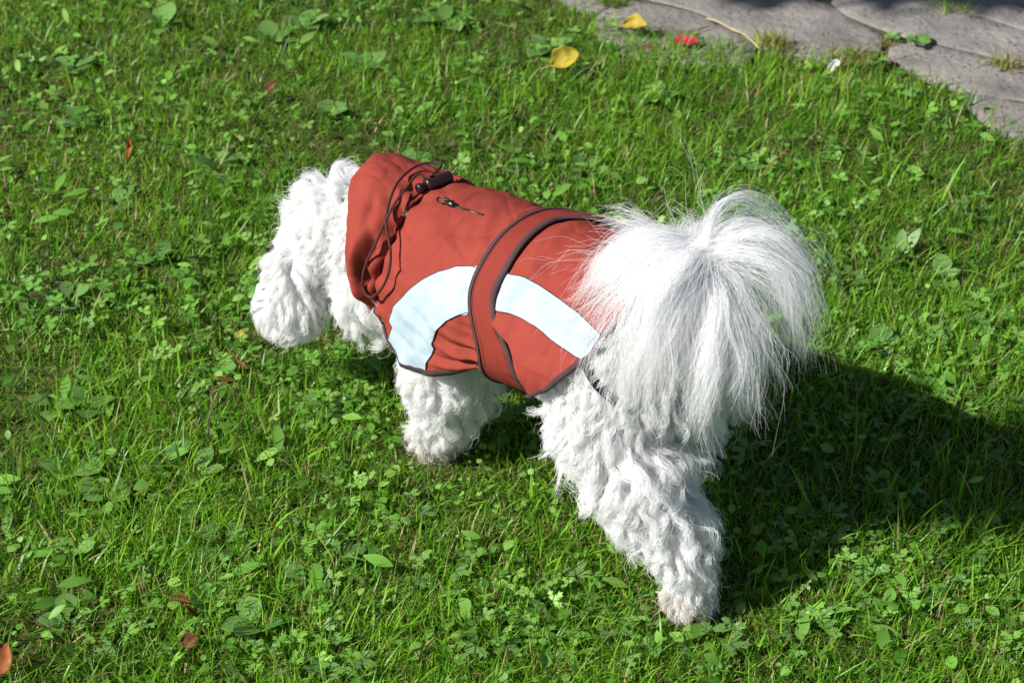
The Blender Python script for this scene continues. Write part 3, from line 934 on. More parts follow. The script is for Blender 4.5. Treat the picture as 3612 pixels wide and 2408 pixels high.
# collar with bright threads
m_collar = simple('navy collar webbing', (.020, .035, .065), .7, .2, .3, 200)
m_green = simple('lime collar thread', (.35, .60, .06), .6, .2)
m_cblue = simple('blue collar thread', (.05, .25, .75), .6, .2)
def ring_band(name, c, ax, r, w, t, mat, parent, a0=0, a1=2 * math.pi, nseg=48):
    ax = nrm(np.array(ax, float)[None])[0]
    e1, e2 = frame(ax[None]); e1, e2 = e1[0], e2[0]
    rows = []
    for a in np.linspace(a0, a1, nseg):
        o = math.cos(a) * e1 + math.sin(a) * e2
        rows.append([np.array(c) + o * (r + dr) + ax * dw for dr, dw in ((0, -w), (t, -w), (t, w), (0, w), (0, -w))])
    return add(name, grid_mesh(name, np.array(rows), smooth=False), mat, parent)
CC_, CX = (.316, 0, .231), (.97, 0, -.12)
collar = ring_band('collar', CC_, CX, .064, .009, .003, m_collar, dog)
ring_band('thread', CC_, CX, .0672, .0016, .0006, m_green, collar)
ring_band('thread', tuple(np.array(CC_) - np.array(CX) * .0045), CX, .0672, .0012, .0006, m_cblue, collar)

# ------------------------------------------------------------------ the coat
def fabric(name, color, bump=.35):
    m, n, l, b = material(name)
    c = np.array(color)
    _, rp = noise_ramp(n, l, 22, [(.28, tuple(c * .86)), (.5, tuple(c)), (.74, tuple(np.minimum(c * 1.10, 1)))], 7)
    l.new(rp.outputs['Color'], b.inputs['Base Color'])
    b.inputs['Roughness'].default_value = .78
    b.inputs['Specular IOR Level'].default_value = .14
    b.inputs['Sheen Weight'].default_value = .0
    b.inputs['Sheen Roughness'].default_value = .4
    b1 = add_bump(n, l, b, 75, bump, .0022, 6)
    tc = n.new('ShaderNodeTexCoord')
    wv = n.new('ShaderNodeTexNoise'); wv.inputs['Scale'].default_value = 900
    l.new(tc.outputs['Object'], wv.inputs['Vector'])
    b2 = n.new('ShaderNodeBump'); b2.inputs['Strength'].default_value = .25; b2.inputs['Distance'].default_value = .0004
    l.new(wv.outputs['Fac'], b2.inputs['Height']); l.new(b1.outputs['Normal'], b2.inputs['Normal']); l.new(b2.outputs['Normal'], b.inputs['Normal'])
    return m
m_red = fabric('brick red shell fabric', (.272, .045, .031))
m_strap = fabric('red strap fabric', (.222, .033, .022), .12)
m_bind = fabric('plum binding tape', (.070, .043, .047), .2)
m_refl = fabric('pale blue reflective fabric', (.400, .50, .575), .6)
m_cord = fabric('brown elastic cord', (.070, .028, .022), .2)
m_plastic = simple('dark brown plastic', (.028, .012, .011), .3, .5)
m_black = simple('black zip', (.008, .008, .009), .3, .5)
m_metal = simple('steel eyelet', (.6, .6, .6), .25, .6)

RIDGES = [  # (s0, th0, s1, th1, width m, height m) folds of the cloth; angles in degrees
    (.030, 92, .100, 86, .0045, .0050), (.030, 104, .105, 100, .0050, .0065), (.028, 113, .110, 116, .0045, .0055), (.030, 98, .090, 93, .0040, -.0060),
    (.028, 109, .100, 109, .0040, -.0060), (.03, 82, .07, 78, .004, -.003), (.050, 60, .130, 68, .006, -.0025), (.110, 88, .170, 78, .006, -.0035),
    (.105, 96, .165, 88, .005, .0030), (.13, 112, .175, 106, .005, -.0035), (-.010, 76, -.050, 84, .006, -.0070), (-.02, 86, -.075, 90, .009, .0060),
    (-.02, 98, -.060, 96, .008, .0040), (-.07, 60, -.135, 62, .007, -.0020), (-.03, 30, -.12, 18, .010, -.0025), (-.09, 5, -.15, 30, .007, .0030),
    (.07, 22, .17, 40, .010, -.0022), (.08, 45, .15, 30, .008, .0018), (.15, 48, .19, 40, .006, -.003), (.16, 66, .20, 60, .005, -.004), (-.04, 50, -.10, 40, .012, .0025)]
def wrinkle(s, th):
    s, th = np.broadcast_arrays(np.asarray(s, float), np.asarray(th, float))
    q = np.stack([s, th * .105, 0 * s], -1)
    d = .0010 * fbm(q * 22, 91, 3) + .0016 * fbm(q * np.array([60, 30, 1]), 95, 2)
    rg = 1 - np.abs(vnoise(q * np.array([34, 17, 1]) + 3.3, 97)); rg2 = 1 - np.abs(vnoise(np.stack([q[..., 0] * 20 + q[..., 1] * 26, q[..., 1] * 22 - q[..., 0] * 18, 0 * s], -1), 98))
    d = d + .0009 * rg ** 6 - .0009 * rg2 ** 6
    for s0, t0, s1, t1, w, h in RIDGES:
        a, b_ = np.array([s0, R(t0) * .105]), np.array([s1, R(t1) * .105]); ab = b_ - a
        v = q[..., :2] - a
        t = np.clip((v @ ab) / (ab @ ab), 0, 1)
        e = np.linalg.norm(v - t[..., None] * ab, axis=-1)
        d = d + h * (np.exp(-(e / w) ** 2) if h > 0 else np.exp(-(e / (.75 * w)) ** 1.15)) * (1 - .75 * t)
    g_ = np.clip((s - .165) / .04, 0, 1)                        # gathers along the hood seam
    d = d + .0030 * g_ ** 2 * np.sin(th * 19 + 2.2 * vnoise(q * 30, 12))
    d = d - .0045 * np.exp(-((s - .034) / .020) ** 2) * np.clip(np.abs(th) / .5, .5, 1)   # drawn in under the strap
    d = d + .0035 * np.exp(-((s + .004) / .012) ** 2)           # puffs out behind the strap
    return d

coat = empty('coat', (0, 0, 0)); coat.parent = dog
# front of the shell
FH = ([.0, .031, .066, .102, .129, .154, .177, .196, .208], [112, 114, 119.4, 126, 129.6, 131, 121.5, 109.3, 100])
s = np.linspace(.006, .208, 130); v = np.linspace(-1, 1, 261)
hem = np.radians(np.interp(s, *FH))
ss, vv = np.meshgrid(s, v, indexing='ij')
th = vv * hem[:, None]
PF = surf(ss, th, .004 + wrinkle(ss, th), kfront(ss))
def solid(o, t, off=-1):
    md = o.modifiers.new('thickness', 'SOLIDIFY'); md.thickness = t; md.offset = off
    return o
shell = solid(add('shell', grid_mesh('coat_front', PF), m_red, coat), .0022)
# rear of the shell: a saddle that hangs free at its lower front corner
RT = [0, 30, 47, 56, 65, 70, 77, 80, 86, 91, 97, 101]
RR_ = [-.172, -.158, -.146, -.142, -.137, -.130, -.119, -.114, -.104, -.094, -.080, -.0715]
RF = [.030, .030, .030, .028, .020, .004, -.028, -.036, -.050, -.058, -.066, -.0705]
v = np.linspace(-1, 1, 281)
thr = v * R(100.8)
u_ = np.linspace(0, 1, 110)
sr = np.interp(np.degrees(np.abs(thr)), RT, RR_); sf = np.interp(np.degrees(np.abs(thr)), RT, RF)
ss = sr[None] + (sf - sr)[None] * u_[:, None]
th = np.broadcast_to(thr[None], ss.shape)
def rear_pt(s, th):
    deg = np.degrees(np.abs(th))
    return surf(s, th, .004 + .014 * np.clip((deg - 64) / 18, 0, 1) + wrinkle(s, th), 1.0)
PR = rear_pt(ss, th)
solid(add('shell', grid_mesh('coat_rear', PR), m_red, coat), .0022)

def binding(E, I, parent, wid=.0075, name='binding', t=.0005):
    """folded tape over an edge: E edge points, I points a little inside the cloth"""
    d = nrm(E - I)
    tg = nrm(np.gradient(E, axis=0))
    nn = nrm(np.cross(tg, d))
    if (nn[len(nn) // 2] @ (E[len(E) // 2] - np.array([E[len(E) // 2][0], 0, .25]))) < 0: nn = -nn
    Ii = E - d * wid
    off = np.sum((I - E) * 0, axis=1)
    rows = np.stack([Ii + nn * (t + .0010), Ii * .5 + E * .5 + nn * (t + .0014), E + nn * (t + .0006) + d * .0006, E - nn * (t + .0010) + d * .0006, Ii - nn * (t + .0030), Ii + nn * (t + .0010)], 1)
    return add(name, grid_mesh(name, rows), m_bind, parent)
for sg in (1, -1):
    j = -1 if sg == 1 else 0
    jin = -9 if sg == 1 else 8
    binding(PF[18:, j], PF[18:, jin], coat)
    # rear hem: along the rear boundary (u = 0)
    sel = np.where((thr * sg > R(20)))[0]
    binding(PR[0, sel], PR[8, sel], coat)

# reflective shapes set into the flank (each its own piece of cloth)
def patch(name, outline, fn, off, mat, parent, step=.0045):
    o = np.array([(a, R(b_) * .105) for a, b_ in outline])
    pts = []
    m_ = len(o)
    for k in range(m_):                                         # Catmull-Rom through the outline, corners kept by doubling
        p0, p1, p2, p3 = o[k - 1], o[k], o[(k + 1) % m_], o[(k + 2) % m_]
        ns = max(2, int(np.linalg.norm(p2 - p1) / .0035))
        for t in np.arange(ns) / ns:
            c = .5 * ((2 * p1) + (-p0 + p2) * t + (2 * p0 - 5 * p1 + 4 * p2 - p3) * t * t + (-p0 + 3 * p1 - 3 * p2 + p3) * t ** 3)
            pts.append(c * .8 + (p1 * (1 - t) + p2 * t) * .2)
    nb_ = len(pts)
    lo, hi = o.min(0), o.max(0)
    P2 = np.array(pts)
    for a in np.arange(lo[0], hi[0], step):
        for b_ in np.arange(lo[1], hi[1], step):
            q = np.array([a, b_])
            if np.min(np.linalg.norm(P2 - q, axis=1)) > step * .6: pts.append(q)
    vs, es, fs, *_ = delaunay_2d_cdt([Vector(p) for p in pts], [], [list(range(nb_))], 1, 1e-6)
    q = np.array([tuple(v_) for v_ in vs])
    X = fn(q[:, 0], q[:, 1] / .105, off)
    me = bpy.data.meshes.new(name)
    me.from_pydata([tuple(x) for x in X], [], [tuple(f)[::-1] for f in fs])
    for p_ in me.polygons: p_.use_smooth = True
    me.update()
    return add(name, me, mat, parent)
fr = lambda s, t, off: surf(s, t, .004 + off + wrinkle(s, t), kfront(s))
rr_ = lambda s, t, off: surf(s, t, .004 + off + .014 * np.clip((np.degrees(np.abs(t)) - 64) / 18, 0, 1) + wrinkle(s, t), 1.0)
RP1 = [(.045, 43.6), (.065, 43.9), (.085, 47.3), (.106, 54.2), (.124, 62.5), (.137, 70.4), (.154, 81.2), (.167, 89), (.176, 101.2), (.1695, 104.3), (.1695, 104.5), (.180, 117), (.168, 125.5), (.154, 128), (.133, 126), (.108, 124.5), (.1075, 124.5), (.105, 116.5), (.095, 104.1), (.0945, 103.9), (.097, 99.8), (.092, 90.7), (.074, 79.5), (.058, 73.5), (.045, 69.7)]
RP2 = [(.025, 41.8), (.007, 41.5), (-.014, 40.4), (-.035, 41), (-.072, 43.8), (-.100, 46.1), (-.1395, 51.9), (-.1395, 52), (-.1295, 68), (-.129, 68), (-.107, 67), (-.081, 65.3), (-.053, 62.5), (-.032, 61.6), (-.015, 61.6), (.002, 63), (.025, 64)]
for sg in (1, -1):
    f1 = (lambda s, t, off: fr(s, t, off)) if sg == 1 else (lambda s, t, off: fr(s, t, off) * np.array([1, -1, 1]))
    f2 = (lambda s, t, off: rr_(s, t, off)) if sg == 1 else (lambda s, t, off: rr_(s, t, off) * np.array([1, -1, 1]))
    for P_, f_ in ((RP1, f1), (RP2, f2)):
        o = patch('reflective_panel', P_, f_, .0014, m_refl, coat)
        pp = np.array(P_ + P_[:1], float); q_ = np.arange(len(pp)); qq = np.linspace(0, len(pp) - 1, len(pp) * 8)
        e_ = f_(np.interp(qq, q_, pp[:, 0]), np.radians(np.interp(qq, q_, pp[:, 1])), .0012)
        tube('seam', e_[:-3], .0006, m_bind, o, 5, 1)

# strap over the back with bound edges
ST = [-44, -38, -30, -20, -12, 0, 16, 38, 60, 75, 84, 92, 104, 118, 140, 180]
SL_ = [-.040, -.006, .030, .048, .054, .056, .056, .055, .050, .036, .027, .023, .024, .027, .028, .028]
SR_ = [-.066, -.058, -.036, -.006, .012, .017, .018, .014, .010, -.012, -.030, -.038, -.044, -.046, -.044, -.040]
tdeg = np.concatenate([np.linspace(-44, 120, 130), np.linspace(122, 180, 20)])
tl = interp(tdeg, ST, SL_); tr_ = interp(tdeg, ST, SR_)
cu = np.linspace(0, 1, 13)
def strap_pt(td, s, extra=0.0):
    thv = np.radians(td)
    lift2 = .0070 + .0060 * np.clip((-td - 8) / 30, 0, 1) + extra
    return surf(s, thv, lift2 + .35 * np.clip(wrinkle(s, thv), -.002, .004), 0.0)
ss = tl[:, None] + (tr_ - tl)[:, None] * cu[None]
td = np.broadcast_to(tdeg[:, None], ss.shape)
PS = strap_pt(td, ss, .0012 * np.sin(math.pi * cu)[None])
belt = solid(add('belly_strap', grid_mesh('belly_strap', PS), m_strap, coat), .0016)
binding(PS[:, 0], PS[:, 2], belt, .0048)
binding(PS[:, -1], PS[:, -3], belt, .0060)
binding(PS[0, :], PS[3, :], belt, .0065)
for c0 in (.17, .83):
    row = strap_pt(tdeg, tl + (tr_ - tl) * c0, .0008)
    tube('stitching', row[:118], .00035, m_bind, belt, 4, 1)
# the part of the strap that runs down the far side
t2 = np.linspace(-25, -182, 60)
PS2 = np.array([[surf(np.array(a), R(t), .0070) for a in np.linspace(.045, .005 - .035 * min(1, max(0, (-t - 60) / 30)), 7)] for t in t2])
solid(add('belly_strap', grid_mesh('belly_strap_far', PS2), m_strap, coat), .0022)

# hood, folded forward round the neck
HT = [-102, -98, -90, -78, -62, -45, -20, 0, 20, 45, 62, 78, 90, 98, 102]
HRX = [.214, .228, .243, .252, .259, .280, .300, .300, .300, .280, .259, .252, .243, .228, .214]
HRY = [-.092, -.099, -.101, -.100, -.091, -.067, -.036, 0, .036, .067, .091, .100, .101, .099, .092]
HRZ = [.209, .218, .235, .261, .290, .315, .337, .348, .337, .315, .290, .261, .235, .218, .209]
thd = np.linspace(-102, 102, 240); tv = np.linspace(0, 1.28, 64)
HRZ = [v_ - (.002 if a_ >= 0 else .002 + .010 * min(1, -a_ / 45)) for a_, v_ in zip(HT, HRZ)]
rim = np.stack([interp(thd, HT, HRX), interp(thd, HT, HRY), interp(thd, HT, HRZ)], -1)
seam = surf(.200 + .012 * np.clip((np.abs(thd) - 60) / 40, 0, 1), np.radians(thd), .004)
DENT = [(78, .28, 9, .14, -.018), (58, .22, 7, .12, -.014), (66, .45, 8, .12, .008), (88, .35, 6, .15, .010), (40, .45, 9, .12, -.008), (30, .25, 6, .10, -.007), (46, .20, 5, .1, .006), (12, .18, 6, .12, -.008), (20, .7, 14, .2, .006), (95, .5, 5, .2, -.006)]
HP = np.zeros((len(thd), len(tv), 3))
for k, t in enumerate(tv):
    tt0 = min(t, 1.0)
    base_ = seam * (1 - tt0) + rim * tt0
    outv = nrm(np.stack([0 * thd, base_[:, 1], base_[:, 2] - .245], -1))
    bulge = math.sin(math.pi * min(t, 1) ** .8) * interp(thd, [-102, -60, -30, 0, 25, 50, 75, 95, 102], [.003, .006, .003, .002, .009, .020, .018, .008, .003])
    d_ = bulge.copy()
    for a0, t0, wa, wt, h in DENT:
        d_ += h * np.exp(-((thd - a0) / wa) ** 2 - ((tt0 - t0) / wt) ** 2)
    q = np.stack([np.radians(thd) * 6, np.full(len(thd), t * 4), 0 * thd], -1)
    d_ += .0018 * fbm(q, 51, 3) + .0028 * np.clip(1 - tt0 / .3, 0, 1) * np.sin(np.radians(thd) * 22 + 2 * vnoise(q, 8))
    P_ = base_ + outv * d_[:, None]
    if t > 1.0:                                                  # the rim turns inwards
        e = (t - 1.0) / .28
        P_ = P_ - outv * (.006 + .030 * e) * e ** .3 + np.array([.006 * math.sin(math.pi * e) - .03 * e * e, 0, 0])
    HP[:, k] = P_
hood = solid(add('hood', grid_mesh('hood', HP), m_red, coat), .0024)

# drawstring loop
CORD = [(.203, 2, .020), (.210, -10, .026), (.226, -12, .028), (.238, -2, .026), (.226, 20, .028), (.205, 41, .026), (.180, 55, .020), (.172, 66, .018), (.180, 78, .018), (.203, 88, .018), (.216, 84, .019), (.215, 72, .022), (.205, 54, .024), (.206, 34, .026), (.213, 16, .024), (.216, 6, .026), (.207, 5, .020)]
cpts = [surf(np.array(a), R(b_), c) for a, b_, c in CORD]
tube('drawstring', cpts, .0017, m_cord, coat)
# cord along the hood seam, half hidden in its channel
tube('seam_cord', [surf(np.array(.2005 + .012 * max(0, (abs(t) - 60) / 40)), R(t), .0052 + .0014 * math.sin(t * .8)) for t in np.linspace(-100, 100, 60)], .0016, m_red, coat, 6, 3)
# cord lock: a barrel with a push button
def barrel(name, p0, p1, prof, mat, parent, nseg=18):
    p0, p1 = np.array(p0), np.array(p1); d = p1 - p0
    e1, e2 = frame(nrm(d[None])); e1, e2 = e1[0], e2[0]
    rows = [[p0 + d * t + r * (math.cos(a) * e1 + math.sin(a) * e2) for a in np.linspace(0, 2 * math.pi, nseg)] for t, r in prof]
    return add(name, grid_mesh(name, np.array(rows)), mat, parent)
b0, b1_ = surf(np.array(.206), R(13), .014), surf(np.array(.196), R(-13), .014)
lock = barrel('cord_lock', b0, b1_, [(.25, 0), (.25, .0075), (.30, .0082), (.55, .0078), (.9, .0082), (.97, .0070), (1, .004), (1, 0)], m_plastic, coat)
barrel('push_button', b0, b1_, [(0, 0), (0, .0055), (.03, .0065), (.10, .0066), (.14, .005), (.27, .005)], m_plastic, lock)
tube('cord_end', [surf(np.array(.207), R(18), .014), surf(np.array(.204), R(24), .009), surf(np.array(.200), R(30), .005)], .0016, m_cord, coat)
ring_band('eyelet', surf(np.array(.201), R(31), .0065), surf(np.array(.201), R(31), .05) - surf(np.array(.201), R(31), 0), .0022, .0008, .0018, m_metal, coat, nseg=18)
# zip slit with a puller
zs = np.linspace(.150, .102, 14)
tube('zip', [surf(np.array(a), R(12.3 - 2 * (.150 - a) / .05), .0056 + float(wrinkle(a, R(12))) * .8) for a in zs], .0011, m_black, coat, 6, 3)
zp = [surf(np.array(.150), R(12.4), .0075), surf(np.array(.157), R(10.8), .010), surf(np.array(.166), R(11.5), .0105), surf(np.array(.170), R(13.6), .0105), surf(np.array(.166), R(15.4), .010), surf(np.array(.157), R(14.2), .0098), surf(np.array(.150), R(12.5), .0075)]
pull = tube('zip_puller', zp, .0011, m_black, coat, 6, 6)
barrel('zip_slider', surf(np.array(.156), R(12.4), .0075), surf(np.array(.144), R(12.2), .0065), [(0, 0), (0, .0028), (.3, .0040), (.8, .0034), (1, .0018), (1, 0)], m_black, pull, 10)
# dark leg strap between thigh and rump
m_leg = simple('navy elastic', (.012, .014, .022), .7, .2)
LS = [(-.134, .108, .304), (-.144, .110, .295), (-.154, .110, .287), (-.164, .107, .279), (-.174, .102, .271), (-.182, .092, .264)]
t0 = np.array(LS); 
rows = []
cI = np.stack([interp(np.linspace(0, 5, 40), np.arange(6), t0[:, i]) for i in range(3)], -1)
tg = nrm(np.gradient(cI, axis=0)); outv = nrm(np.stack([0 * cI[:, 0] - .3, cI[:, 1], 0 * cI[:, 0] + .02], -1)); sd = nrm(np.cross(tg, outv))
rows = np.stack([cI - sd * .005, cI - sd * .005 + outv * .002, cI + sd * .005 + outv * .002, cI + sd * .005, cI - sd * .005], 1)
add('leg_strap', grid_mesh('leg_strap', rows, smooth=False), m_leg, coat)

# ------------------------------------------------------------------ an added tree, unseen left of the view, to shade the pavement behind
def tree(name, x, y, crown_z, crown_r, label):
    root = empty(name, (x, y, 0))
    tag(root, label, 'tree')
    m_bark = simple('bark', (.09, .07, .05), .9, .1, .3, 30, .8, 60)
    rows = []
    for t in np.linspace(0, 1, 12):
        r = .10 * (1 - .55 * t) + .05 * max(0, .12 - t) / .12
        rows.append([(r * math.cos(a) * (1 + .08 * math.sin(3 * a + 4 * t)) + .06 * math.sin(2.2 * t), r * math.sin(a) + .04 * math.sin(3 * t), t * (crown_z + .2) - .03) for a in np.linspace(0, 6.2832, 13)])
    trunk = add('trunk', grid_mesh('trunk', np.array(rows)), m_bark, root)
    for k in range(7):
        a = k * 2.4; st = np.array([.06, .03, crown_z * (.72 + .05 * k)]); en = np.array([math.cos(a) * crown_r * .75, math.sin(a) * crown_r * .75, crown_z + .25 * math.sin(k * 1.7)])
        tube('limb', [st, st * .5 + en * .5 + np.array([0, 0, .08]), en], .022, m_bark, trunk, 6, 5)
    n_ = 15000
    d = nrm(rng.normal(size=(n_, 3))); r = rng.random(n_) ** .40
    p = d * r[:, None] * crown_r * np.array([1, 1, .75]) * (1 + .10 * vnoise(d * 2.3, 77))[:, None] + np.array([0, 0, crown_z + .15])
    tv, f = leaf_template('oval')
    Vv, F = scatter_leaves(tv, f, p[:, 0], p[:, 1], p[:, 2], rng.uniform(.05, .09, n_), rng.random(n_) * 6.283, rng.normal(-.3, .5, n_), rng.normal(0, .5, n_))
    me = mesh_np('crown', Vv, quads=F)
    color_attr(me, np.repeat(np.array([[.06, .11, .02]]) * rng.uniform(.7, 1.4, (n_, 1)), len(tv), 0))
    add('crown', me, m_weed, root)
    return root
tree('added_shade_tree', -1.80, 3.045, 2.45, 1.0, 'unseen leafy tree added beside the lawn to cast shade on the pavement')

# ------------------------------------------------------------------ fallen leaves, petals, twigs and weeds on and by the path
def leaf_material(name, c1, c2, spot, transl=.3):
    m, n, l, b = material(name)
    _, rp = noise_ramp(n, l, 48, [(.33, spot), (.43, c2), (.62, c1)], 8)
    l.new(rp.outputs['Color'], b.inputs['Base Color'])
    b.inputs['Roughness'].default_value = .55
    b.inputs['Specular IOR Level'].default_value = .3
    tr = n.new('ShaderNodeBsdfTranslucent'); l.new(rp.outputs['Color'], tr.inputs['Color'])
    ms = n.new('ShaderNodeMixShader'); ms.inputs['Fac'].default_value = transl
    l.new(b.outputs[0], ms.inputs[1]); l.new(tr.outputs[0], ms.inputs[2])
    l.new(ms.outputs[0], n['Material Output'].inputs['Surface'])
    add_bump(n, l, b, 180, .5, .001)
    return m
m_yel = leaf_material('yellow leaf', (.58, .48, .055), (.50, .39, .05), (.26, .17, .04))
m_brown = leaf_material('brown leaf', (.20, .085, .030), (.15, .062, .022), (.06, .025, .012), .2)
m_orange = leaf_material('orange leaf', (.50, .19, .055), (.40, .13, .04), (.16, .06, .02))
m_pink = leaf_material('pink petal', (.75, .035, .13), (.62, .02, .07), (.25, .01, .03))
m_whitep = leaf_material('white petal', (.85, .86, .86), (.80, .80, .80), (.5, .5, .48))
m_twig = simple('dry twig', (.16, .11, .075), .85, .1, .25, 90)
m_straw = simple('straw stalk', (.44, .36, .17), .7, .2, .2, 60)

def dead_leaf(name, label, loc, rot, size, mat, prof, curl=.5, bend=.4, teeth=0.0, stalk=True, cat='leaf', seed=0):
    t = np.linspace(0, 1, 15); w = interp(t, np.linspace(0, 1, len(prof)), prof)
    c = np.linspace(-1, 1, 9)
    T, Cc = np.meshgrid(t, c, indexing='ij')
    wv = w[:, None] * (1 + teeth * np.abs(Cc) ** 4 * np.sin(T * 44) + .10 * np.abs(Cc) ** 3 * vnoise(np.stack([T * 7, Cc * 2, T * 0 + seed], -1), seed))
    a = Cc * curl * 1.6
    yy = wv * np.where(abs(curl) > .02, np.sin(a) / max(abs(curl) * 1.6, .03) * np.sign(curl or 1), Cc)
    zz = wv * (1 - np.cos(a)) * .9 + .05 * np.abs(Cc) * .4
    ang = bend * T
    X = T - .15 * bend * T ** 2 * np.abs(bend); Z = zz + bend * .5 * T ** 2 + .05 * vnoise(np.stack([T * 5, Cc * 2.5, T * 0 + seed], -1), seed + 3)
    P_ = np.stack([X - .5, yy, Z], -1) * size
    if stalk:
        root = empty(name, loc); root.rotation_euler = rot
        bl = add('blade', grid_mesh('blade', P_), mat, root); solid(bl, .0005, 0)
        tube('stalk', [P_[0, 4] + np.array(v_) * size for v_ in ((.02, 0, 0), (-.14, .02, -.02), (-.32, .07, -.06))], .0007, m_straw if mat is m_yel else m_twig, root, 6, 4)
    else:
        root = add(name, grid_mesh(name, P_), mat, None, loc); root.rotation_euler = rot; solid(root, .0006, 0)
    tag(root, label, cat)
    return root
BROAD = [.04, .26, .40, .45, .44, .36, .22, .03]
OVALP = [.03, .16, .25, .28, .27, .21, .12, .01]
SLIM = [.02, .09, .13, .14, .12, .08, .01]
dead_leaf('fallen_leaf', 'yellow leaf propped up on the grass near the paving', (.088, 2.915, .040), (R(38), R(-14), R(24)), .054, m_yel, BROAD, .65, .25, .06, seed=1)
dead_leaf('fallen_leaf', 'curled yellow leaf with dark spots on the paving edge', (.214, 3.062, .026), (R(20), R(8), R(-8)), .048, m_yel, BROAD, .85, .5, .05, seed=2)
dead_leaf('petal', 'crumpled bright pink petal lying on the paving edge', (.303, 3.018, .020), (R(14), R(6), R(-10)), .046, m_pink, [.05, .2, .28, .22, .26, .16, .03], .5, .3, stalk=False, cat='petal', seed=3)
dead_leaf('petal', 'tiny orange petal scrap on the paving above the pink one', (.322, 3.068, .013), (R(5), 0, R(30)), .014, m_orange, OVALP, .3, .3, stalk=False, cat='petal', seed=13)
dead_leaf('petal', 'small white petal standing on bare soil at the path edge', (.547, 2.932, .018), (R(30), R(-30), R(40)), .026, m_whitep, [.05, .25, .3, .25, .28, .1], .5, .5, stalk=False, cat='petal', seed=4)
dead_leaf('fallen_leaf', 'small rust-brown leaf sliver in the grass below the pink petal', (.233, 2.985, .026), (R(15), 0, R(-8)), .034, m_brown, SLIM, .4, .2, stalk=False, seed=5)
dead_leaf('fallen_leaf', "slender orange leaf upright in the grass far from the dog's head", (-.598, 2.620, .034), (R(20), R(-62), R(58)), .038, m_orange, SLIM, .7, .3, seed=6)
dead_leaf('fallen_leaf', 'curled rusty brown leaf with raised wings in the near grass', (-.373, 1.590, .030), (R(10), R(20), R(-12)), .026, m_brown, OVALP, 1.1, .5, seed=7)
dead_leaf('fallen_leaf', 'folded orange-brown leaf leaning against the winged brown leaf', (-.360, 1.583, .024), (R(70), R(60), R(20)), .027, m_orange, SLIM, .9, .3, stalk=False, seed=17)
dead_leaf('fallen_leaf', 'rounded brown leaf standing upright below the winged brown leaf', (-.354, 1.534, .026), (R(62), R(-10), R(8)), .023, m_brown, BROAD, .3, .3, stalk=False, seed=8)
dead_leaf('fallen_leaf', "orange-brown leaf cut off by the picture's bottom corner", (-.557, 1.498, .030), (R(30), R(-20), R(70)), .040, m_orange, BROAD, .5, .4, seed=9)
dead_leaf('fallen_leaf', "dark brown leaf scrap beside weeds level with the dog's front paw", (-.575, 1.945, .024), (R(50), R(30), R(-50)), .026, m_brown, SLIM, .5, .2, stalk=False, seed=10)
dead_leaf('fallen_leaf', "brown twisted leaf in the grass under the dog's head", (-.355, 2.047, .028), (R(30), R(15), R(-40)), .030, m_brown, SLIM, .8, .5, stalk=False, seed=11)
dead_leaf('fallen_leaf', 'small dark brown leaf standing in the far grass', (-.40, 2.83, .032), (R(60), R(-40), R(20)), .030, m_brown, OVALP, .3, .2, stalk=False, seed=12)
dead_leaf('fallen_leaf', "pale yellow leaf scrap in the grass under the dog's chest", (-.366, 2.118, .030), (R(35), R(-20), R(40)), .015, m_yel, OVALP, .3, .2, stalk=False, seed=14)
tw = tube('twig', [(-.383, 1.905, .010), (-.386, 1.93, .022), (-.384, 1.96, .030), (-.386, 1.978, .038), (-.372, 1.990, .042)], .0011, m_twig, None, 6, 6)
tag(tw, "thin bent brown twig in the grass between weeds near the dog's head", 'twig')
bud = dead_leaf('fallen_leaf', 'small rusty leaf hanging at the tip of the bent twig', (-.372, 1.993, .044), (R(20), R(30), R(10)), .022, m_orange, SLIM, .9, .3, stalk=False, seed=15)
tag(tube('twig', [(.380, 2.548, .022), (.398, 2.568, .034), (.412, 2.588, .036), (.430, 2.604, .044)], .0012, simple('red twig', (.30, .10, .05), .7, .2), None, 6, 6), "short reddish twig on the lawn beyond the dog's back", 'twig')
tag(tube('dry_stalk', [(.348, 3.128, .014), (.366, 3.105, .018), (.388, 3.080, .016), (.410, 3.045, .020), (.428, 3.000, .018)], .0017, m_straw, None, 7, 6), 'pale straw stalk lying across the joint between two paving slabs', 'stalk')
tag(tube('twig', [(.290, 3.078, .014), (.318, 3.074, .016), (.348, 3.090, .016)], .0014, m_twig, None, 6, 6), 'thin dark twig on the paving beside the straw stalk', 'twig')

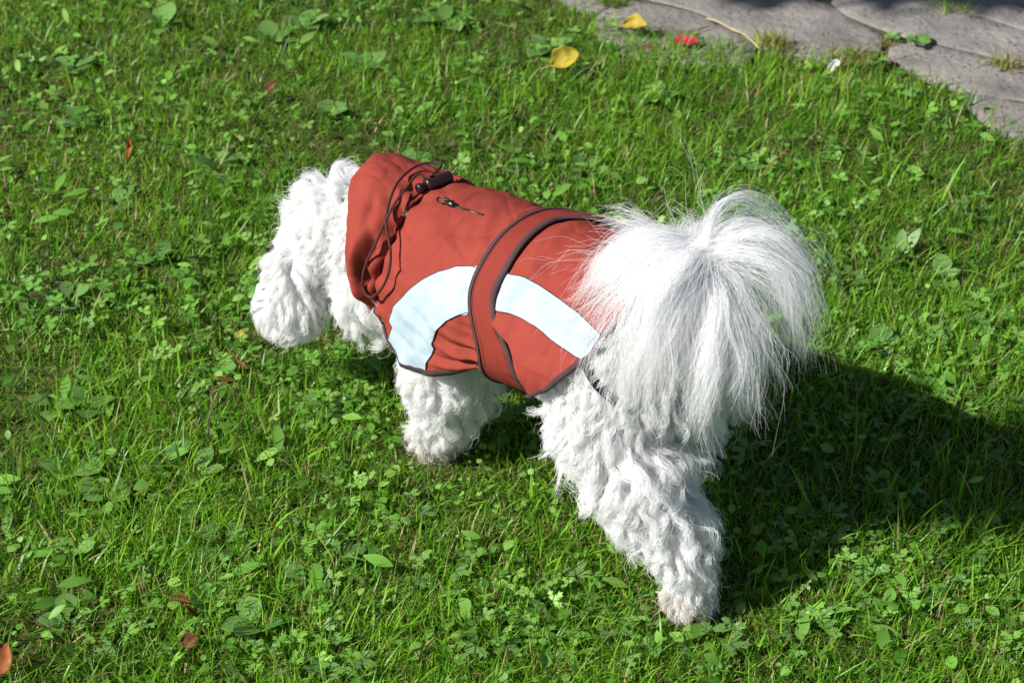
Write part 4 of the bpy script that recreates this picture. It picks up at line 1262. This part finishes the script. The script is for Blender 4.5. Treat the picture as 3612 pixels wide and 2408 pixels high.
def tuft(name, label, x, y, n_, h, spread, cols, cat='grass tuft', z=.004):
    px, py = x + rng.normal(size=n_) * spread, y + rng.normal(size=n_) * spread * .8
    hh = np.clip(rng.lognormal(math.log(h), .35, n_), h * .4, h * 2)
    c = np.array(cols)[rng.integers(0, len(cols), n_)] * rng.uniform(.75, 1.25, (n_, 1))
    V_, T_, Q_, C_ = blades(px, py, hh, np.clip(rng.normal(.0019, .0005, n_), .001, .0035), np.abs(rng.normal(.55, .4, n_)), np.abs(rng.normal(.4, .4, n_)), rng.random(n_) * 6.283, c, z + .010)
    V_ = V_ - np.array([x, y, 0])
    me = mesh_np(name, V_, tris=T_, quads=Q_); color_attr(me, C_)
    return tag(add(name, me, m_grass, None, (x, y, 0)), label, cat)
tuft('grass_tuft', 'green grass tuft growing from a joint where shade meets the paving', .79, 3.178, 240, .026, .020, [GREEN, LIME, OLIVE])
tuft('grass_tuft', 'dry olive tuft at the lower end of the straw stalk', .452, 3.018, 260, .022, .016, [OLIVE, STRAW, LIME])
tuft('grass_tuft', 'dry tuft on the soil right beside the white petal', .582, 2.962, 260, .020, .024, [OLIVE, STRAW, OLIVE, LIME])
tuft('grass_tuft', 'sparse tuft in the mossy joint near the curled yellow leaf', .180, 3.196, 160, .018, .013, [OLIVE, GREEN])
tuft('grass_tuft', 'small tuft in the long joint at the right edge of the paving', .842, 2.955, 120, .018, .016, [OLIVE, GREEN, STRAW])
tuft('grass_tuft', 'low mossy tuft between two slabs beside the leafy joint weed',   .660, 3.040, 260, .012, .012, [OLIVE, OLIVE, STRAW])
def joint_weed(x, y, size, label):
    r_ = rosette(x, y, 'round', 7, size, label, None, (.1, .5)); r_.name = 'joint_weed'; r_.location.z = .012
    return r_
joint_weed(.708, 3.030, .022, 'small leafy green weed in the joint between two slabs')
joint_weed(.668, 3.046, .014, 'tiny pale weed beside the larger weed in the slab joint')
joint_weed(.622, 2.955, .020, 'leafy weed at the lawn edge where soil meets paving')
r_ = rosette(.566, 2.353, 'long', 6, .046, 'pale dandelion plant with long upright leaf beyond the dog\'s tail', None, (.4, 1.1)); r_.name = 'dandelion'
